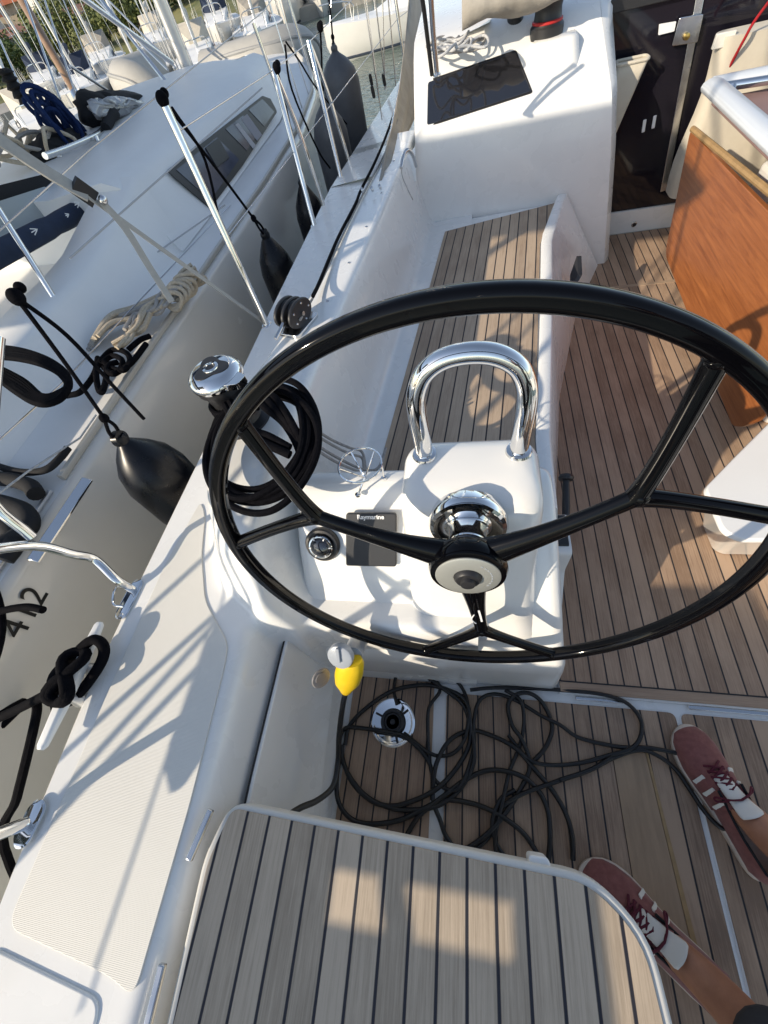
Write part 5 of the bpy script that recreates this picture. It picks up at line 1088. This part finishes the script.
houses+=[(-40.6,70,0,5,3.0,0,20),(-36.2,74,1,5,3.0,0,-10),(-33.6,72,0,5,2.9,0,15),(-29.0,76,0,5,3.0,0,-5),(-26.2,72,1,5,2.9,0,10),(-23.0,76,0,5,3.0,1,0),(-19.8,78,0,5.5,3.0,0,15)]
hl=['white house with red roof at the far left skyline','small white house with red tiles beside the brown spar','cream house behind the slanting brown spar','low white house with red roof between thin masts','pinkish house with red roof on the hilltop','cream house half hidden by trees','white house with brown roof above the small dinghy','cream house left of the silver mast','white house with red roof behind the silver mast','pinkish house above the large dinghy','white house with brown roof behind distant rigging','cream house above the moored white bow','white house far right beyond the moored bows','cream house hidden at the left edge','low grey shed with flat brown roof on the embankment','small white cottage on the slope nearest the left edge','small cream cottage on the slope below the hilltop houses','small white cottage among trees over the dark hood','small white cottage between the slanting grey stays','small cream cottage just left of the silver mast','small white cottage with brown roof right of the silver mast','small white cottage low behind the large dinghy']
for i,(az,d,wm,w_,h_,rf,yaw) in enumerate(houses):
    c=AZ(az,d); c.z=hz(d)-.4+(1.5*math.sin(az*.21)+1.0*math.sin(az*.5))*(d/200); e=empty('house',tuple(c),hl[i],'house','houses on the hillside')
    R3=Matrix.Rotation(R_(-az+yaw),3,'Z'); T=lambda p:c+R3@V(p); dp=w_*.7
    MB().prism([T((-w_/2,-dp/2,-1)),T((w_/2,-dp/2,-1)),T((w_/2,dp/2,-1)),T((-w_/2,dp/2,-1))],h_+1).build('wall',WALLS[wm],e)
    o_=.4; z1=h_; z2=h_+ (1.5 if h_>2 else .4); a=[T((-w_/2-o_,-dp/2-o_,z1-.1)),T((w_/2+o_,-dp/2-o_,z1-.1)),T((w_/2+o_,dp/2+o_,z1-.1)),T((-w_/2-o_,dp/2+o_,z1-.1)),T((-w_/2+1,0,z2)),T((w_/2-1,0,z2))]
    rf_=MB().add(a,[(0,1,5,4),(1,2,5),(2,3,4,5),(3,0,4),(3,2,1,0)],False).build('roof',ROOF2 if rf else ROOFM,e)
    if h_>2:
        MB().box(T((w_*.2,.3,z2-.1)),(.5,.5,1.1)).build('chimney',WALLS[wm],rf_)
        for fl_ in range(2 if h_>3.3 else 1):
            for k in range(3): MB().box(T((-w_*.3+k*w_*.3,-dp/2-.01,1.0+fl_*1.7)),(.8,.12,.95),R3).build('window',SHUT if (k+fl_)%2 else SHUT2,e)
        for k in range(2): MB().box(T((w_/2+.01,-dp*.2+k*dp*.4,1.1)),(.12,.8,1.),R3).build('window',SHUT,e)
# trees
LEAF=[mat('leaf_dark',(.04,.07,.02),.7,var=.4,vscale=.7),mat('leaf_mid',(.08,.12,.03),.7,var=.4,vscale=.7),mat('leaf_light',(.16,.18,.05),.7,var=.4,vscale=.7)]; BARK=mat('bark',(.12,.09,.06),.9)
tp=[]
for sp_ in range(4):
    for mi in range(3):
        r2=np.random.default_rng(sp_*7+mi); v=[];f=[]
        cl=[(r2.uniform(-.6,.6),r2.uniform(-.6,.6),r2.uniform(.35,1.15),r2.uniform(.25,.5)) for _ in range(11)]
        for k in range(900):
            cx,cy,cz,cr_0=cl[r2.integers(11)]; d3=r2.normal(size=3); d3/=np.linalg.norm(d3); q=np.array([cx,cy,cz])+d3*cr_0*r2.uniform(.55,1.05)*np.array([1,1,.8])
            s_=r2.uniform(.035,.075); a=r2.normal(size=3);a/=np.linalg.norm(a); b=np.cross(a,d3); b/=np.linalg.norm(b)+1e-6
            n0=len(v); v+=[q-a*s_,q+b*s_*.7,q+a*s_,q-b*s_*.7]; f.append((n0,n0+1,n0+2,n0+3))
        me=bpy.data.meshes.new('crown'); me.from_pydata([tuple(x) for x in v],[],f); me.materials.append(LEAF[mi]); tp.append(me)
tk=MB().tube([(0,0,-.3),(.03,.02,.3),(-.02,0,.7)],[.06,.045,.02],7); 
for a in range(4): tk.tube([(0,0,.25+.1*a),(.25*math.cos(a*1.7),.25*math.sin(a*1.7),.55+.12*a)],[.03,.012],5)
tko=tk.build('trunk',BARK); tkm=tko.data; bpy.data.objects.remove(tko)
tl=['dark green','mid green','pale green']
def tree(c,h,mi,label,sp_):
    e=empty('tree',tuple(c),label,'tree','trees on the embankment')
    for nm,me in (('crown',tp[sp_*3+mi]),('trunk',tkm)):
        o=bpy.data.objects.new(nm,me); col.objects.link(o); adopt(o,e); o.matrix_parent_inverse=Matrix.Identity(4)
    e.scale=(h*.8,h*.8,h*.72); e.rotation_euler.z=rng.uniform(0,6.28); return e
k=0
wh_=['above the far quay','below the houses','on the grassy slope','behind the thin masts','beside the low shed']
for i in range(150):
    az=-50+rng.uniform(0,62) if i>80 else -46+rng.uniform(0,22); d=rng.uniform(44,74) if i%5 else rng.uniform(84,110); h=rng.uniform(1.8,3.6) if d<80 else rng.uniform(3.5,6)
    c=AZ(az,d); c.z=hz(d)-.15+(1.5*math.sin(az*.21)+1.0*math.sin(az*.5))*(d/200); mi=int(rng.integers(0,3))
    tree(c,h*.75,mi,'%s bushy tree %s'%(tl[mi],wh_[4 if d<52 else 2 if d<65 else 3 if d<80 else 1]),i%4)
# distant moored yachts
BM=[mat('antifoul_green',(.03,.09,.06),.6),mat('boot_stripe',(.02,.03,.05),.5)]
def yacht(c,yaw,L_,label,mast=True,beam=.3,canv=None,mh=11,mmat=ALU,rake=0):
    c=V(c); e=empty('moored_yacht',tuple(c),label,'yacht','yachts moored across the water'); R3=Matrix.Rotation(yaw,3,'Z'); T=lambda p:c+R3@V(p)
    B=L_*beam/2; rs=[]; rd=[]; rb=[]
    for t in np.linspace(0,1,18):
        w_=B*(1-max(0,(t-.45)/.55)**2.2)*(.82+.18*min(1,t/.3)); w_=max(w_,.02); fb=.95+.35*t**2; x=L_*(t-.5); ov=.0 if t<.9 else (t-.9)*.0
        rs.append([T((x,-w_,fb)),T((x,-w_*.99,fb*.5)),T((x-(.25*t),-w_*.86,.0)),T((x-.4*t,-w_*.5,-.3)),T((x-.4*t,w_*.5,-.3)),T((x-(.25*t),w_*.86,.0)),T((x,w_*.99,fb*.5)),T((x,w_,fb))])
        rd.append([T((x,-w_,fb)),T((x,-w_*.5,fb+.06)),T((x,w_*.5,fb+.06)),T((x,w_,fb))])
    MB().rings(rs,closed=False,cap0=True,cap1=True).build('hull',NHULL,e,angle=50); MB().rings(rd,closed=False,cap0=False,cap1=False).build('deck',NDECK,e)
    st_=[]; 
    for t in np.linspace(0,1,18)[:-1]:
        w_=max(B*(1-max(0,(t-.45)/.55)**2.2)*(.82+.18*min(1,t/.3)),.02)*.885; st_.append((L_*(t-.5)-.23*t,w_))
    for s2 in(-1,1): MB().tube([T((x,s2*(w_+.01),.10)) for x,w_ in st_],.05,6).build('waterline_stripe',BM[1],e)
    cs_=[(-.22,.55,.0),(-.2,.6,.42),(.12,.5,.36),(.27,.3,.05)]
    MB().rings([[T((L_*a,-B*b,1.02)),T((L_*a,-B*b*.85,1.02+h)),T((L_*a,B*b*.85,1.02+h)),T((L_*a,B*b,1.02))] for a,b,h in cs_],closed=False).build('cabin',NDECK,e,angle=40)
    for s2 in(-1,1): MB().prism([T((L_*a,s2*B*.565,1.12+h)) for a,h in((-.15,0),(.08,0),(.08,.17),(-.15,.17))],.03,R3@V((0,s2,0))).build('cabin_window',GLASS,e)
    if canv: MB().rings([[T((-L_*.22+a*1.0,-B*.55*s_,1.3)),T((-L_*.22+a,-B*.5*s_,1.3+.75*s_)),T((-L_*.22+a,B*.5*s_,1.3+.75*s_)),T((-L_*.22+a,B*.55*s_,1.3))] for a,s_ in ((-.5,1),(.1,1),(.9,.4))],closed=False).build('sprayhood',canv,e)
    if mast:
        MB().tube([T((.05*L_,0,1.3)),T((.05*L_-rake*mh,0,mh))],.075,10).build('mast',mmat,e)
        MB().tube([T((.05*L_,0,2.1)),T((-.30*L_,0,2.2))],.07,8).build('boom',mmat,e); MB().tube([T((.03*L_,0,2.25)),T((-.29*L_,0,2.35))],.13,10).build('sail_cover',canv or CANVAS,e)
        for a,b in((L_*.47,0),(-L_*.48,0),(.03*L_,B*.9),(.03*L_,-B*.9)): MB().tube([T((a,b,1.2)),T((.05*L_-rake*mh,0,mh))],.012,5).build('stay',STEEL,e)
    for s2 in(-1,1):
        for k in range(6): MB().tube([T((L_*(-.42+.15*k),s2*B*.93*(1 if k<4 else (.72 if k<5 else .35)),1.0)),T((L_*(-.42+.15*k),s2*B*.93*(1 if k<4 else (.72 if k<5 else .35)),1.7))],.015,5).build('stanchion',STEEL,e)
    MB().tube(smooth_path([T((L_*.36,-B*.35,1.25)),T((L_*.36,-B*.35,1.8)),T((L_*.5,0,1.95)),T((L_*.36,B*.35,1.8)),T((L_*.36,B*.35,1.25))],4),.02,6).build('pulpit',STEEL,e)
    return e
def wp2(az,d): c=AZ(az,d); c.z=WZ; return c
yacht(V((-1.57,20.1,WZ)),R_(-153),9.5,'white yacht with its bow toward us across the open water',beam=.36,canv=CANVAS).scale=(.65,.65,.62)
yacht(V((3.4,25.5,WZ)),R_(-150),9.5,'white yacht moored right of the one facing us',canv=NAVY).scale=(.78,.78,.72)
yacht(wp2(-18.8,25),R_(-72),9,'white yacht half hidden behind the large dinghy',canv=GCANV).scale=(.78,.78,.72)
yacht(wp2(-24.5,22),R_(-66),9,'white yacht behind the neighbouring mast with beige sail cover',canv=CANVAS).scale=(.78,.78,.72)
yacht(wp2(-30.0,24),R_(-60),10,'white yacht with white boom beyond the small dinghy',canv=None).scale=(.78,.78,.72)
yacht(wp2(-35,26),R_(-58),9,'white yacht below the houses near the left edge',canv=NAVY,mh=12).scale=(.78,.78,.72)
yacht(wp2(-40,21),R_(-50),9,'nearest white yacht of the far row at the left edge',canv=CANVAS,mh=10).scale=(.78,.78,.72)
yacht(wp2(-45,24),R_(-45),9,'white yacht of the far row cut by the left edge',mh=11).scale=(.78,.78,.72)
yacht(wp2(6,26),R_(-92),9,'white yacht hidden behind our cabin top').scale=(.78,.78,.72)
for az_,d_,yw_,lb_ in ((-37.5,31,-55,'white yacht in the second row below the hillside at far left'),(-32.5,31,-60,'second row yacht beneath the low cottages'),(-27.5,31,-66,'second row yacht seen past the slanting grey stays'),(-22.0,30,-70,'second row yacht just right of the silver mast'),(-16.0,33,-75,'second row yacht above the grey dinghy nose'),(-12.5,34,-80,'second row yacht beyond the bow that faces us')):
    yacht(wp2(az_,d_),R_(yw_),9,lb_,canv=[CANVAS,NAVY,GCANV][int(abs(az_))%3],mh=12).scale=(.8,.8,.8)
# brown spar and slanting stays of the boat lying beyond the neighbour
e=empty('wooden_spar',tuple(P(60,90,1.2)),'brown wooden spar slanting across the upper left corner','spar')
a=EYE+ray(78,98)*6.0; b=EYE+ray(15,-12)*7.5; MB().tube([a,b],[.030,.045],14).build('spar',mat('brown_spar',(.30,.19,.11),.45,var=.3,vscale=5),e)
MB().lathe(a,[(.001,-.05),(.04,-.03),(.04,.06),(.001,.08)],(b-a),14).build('heel',STEEL,e)
for i,(u0,v0,u1,v1,d,r_,lab) in enumerate(((188,110,95,-8,5.5,.018,'grey boom strut slanting above the white cabin roof'),(70,66,150,118,4.6,.009,'thin grey strut ending over the white cabin roof'),(12,90,0,58,5,.006,'thin white wire at the far left edge'),(60,98,22,-8,5.2,.009,'thin white stay crossing the brown spar'),(75,92,42,-8,5.6,.009,'pale stay right of the brown spar'),(95,78,60,-8,6.5,.006,'fine stay over the embankment'),(30,108,0,40,5,.008,'pale stay low in the left corner'),(168,70,88,-8,7,.012,'doubled grey stay above the small dinghy'),(176,68,100,-8,7,.010,'upper grey stay above the small dinghy'))):
    a=EYE+ray(u0,v0)*d; b=EYE+ray(u1,v1)*(d*1.25); tag(MB().tube([a,b],r_,8).build('stay',ALU if i%3 else STEEL),lab,'stay','slanting stays over the neighbouring roof')
# dark furled bundle at left
e=empty('furled_flag',tuple(EYE+ray(10,80)*5),'dark furled flag bundle on a thin staff at the left edge','flag')
MB().tube(smooth_path([EYE+ray(3,68)*5,EYE+ray(10,80)*5,EYE+ray(18,92)*5,EYE+ray(27,102)*5],5),[.02]+[.045+.012*math.sin(i*2.1) for i in range(14)]+[.02],10).build('bundle',DCANV,e)
# frame tubes at upper left (neighbour's pushpit gate)
e=empty('ladder_frame',tuple(EYE+ray(40,100)*6),'white tubular frame standing beyond the blue rope coil','frame')
for a,b in (((28,92),(42,88)),((28,92),(36,108)),((42,88),(52,104)),((34,90),(44,106)),((50,82),(28,92))): MB().tube([EYE+ray(*a)*6,EYE+ray(*b)*6],.014,8).build('tube',WHT,e)

# backstays and flag staff of our own boat, behind the camera (seen only as reflections)
for x in(-.15,2.75): tag(MB().tube([(x,-1.4,.6),(1.3+(x-1.3)*.2,-.9,7.)],.006,8).build('backstay',STEEL),'thin steel backstay running up from the %s quarter'%('port' if x<0 else 'starboard'),'backstay')

for i,(a,b) in enumerate((((-1.72,-1.35,.5),(-3.1,6.,13.)),((-1.72,-1.0,.5),(-2.05,-.15,3.3)),((-1.66,-1.32,.5),(-2.5,-.2,3.0)),((-1.7,-.8,.5),(-2.6,-.25,3.3)))):  # unseen ropes added to cast crossing line shadows on the table leaf
    MB().tube([a,b],.009,8).build('shadow_rope',R_GRY,NY)
# small fasteners on the coaming and console
for i,(u_1,v_1) in enumerate(((331,300),(352,262),(369,226),(384,192),(396,160))):
    p=P(u_1,v_1,.752); 
    tag(MB().lathe(p-V((.012,0,.004)),[(.001,0),(.0065,0),(.0065,.003),(.004,.0055),(.001,.006)],(0,0,1),14).build('snap_stud',STEEL),'small steel snap stud on the inner edge of the coaming','stud','snap studs along the coaming')
# ------------------------------------------------------------------ world and sun
w=bpy.data.worlds.new('World'); sc.world=w; w.use_nodes=True; nt=w.node_tree; bg=nt.nodes['Background']
sk=nt.nodes.new('ShaderNodeTexSky'); sk.sky_type='NISHITA'; sk.sun_disc=False; sd=V((-1.5,-1.4,1.0)).normalized()
sk.sun_elevation=math.asin(sd.z); sk.sun_rotation=math.atan2(sd.x,sd.y)%(2*math.pi); sk.air_density=1; sk.dust_density=.4; sk.ozone_density=1
hs_=nt.nodes.new('ShaderNodeHueSaturation'); hs_.inputs['Saturation'].default_value=.8; nt.links.new(sk.outputs[0],hs_.inputs['Color']); nt.links.new(hs_.outputs[0],bg.inputs[0]); bg.inputs[1].default_value=.15
L=bpy.data.lights.new('sun','SUN'); L.energy=4.1; L.angle=R_(.5); L.color=(1,.86,.67); lo=bpy.data.objects.new('sun',L); col.objects.link(lo); lo.rotation_euler=sd.to_track_quat('Z','Y').to_euler(); lo.location=(-5,-5,8)
sc.view_settings.view_transform='Standard'; sc.view_settings.look='None'; sc.view_settings.exposure=.43; sc.view_settings.gamma=1; sc.view_settings.use_curve_mapping=False
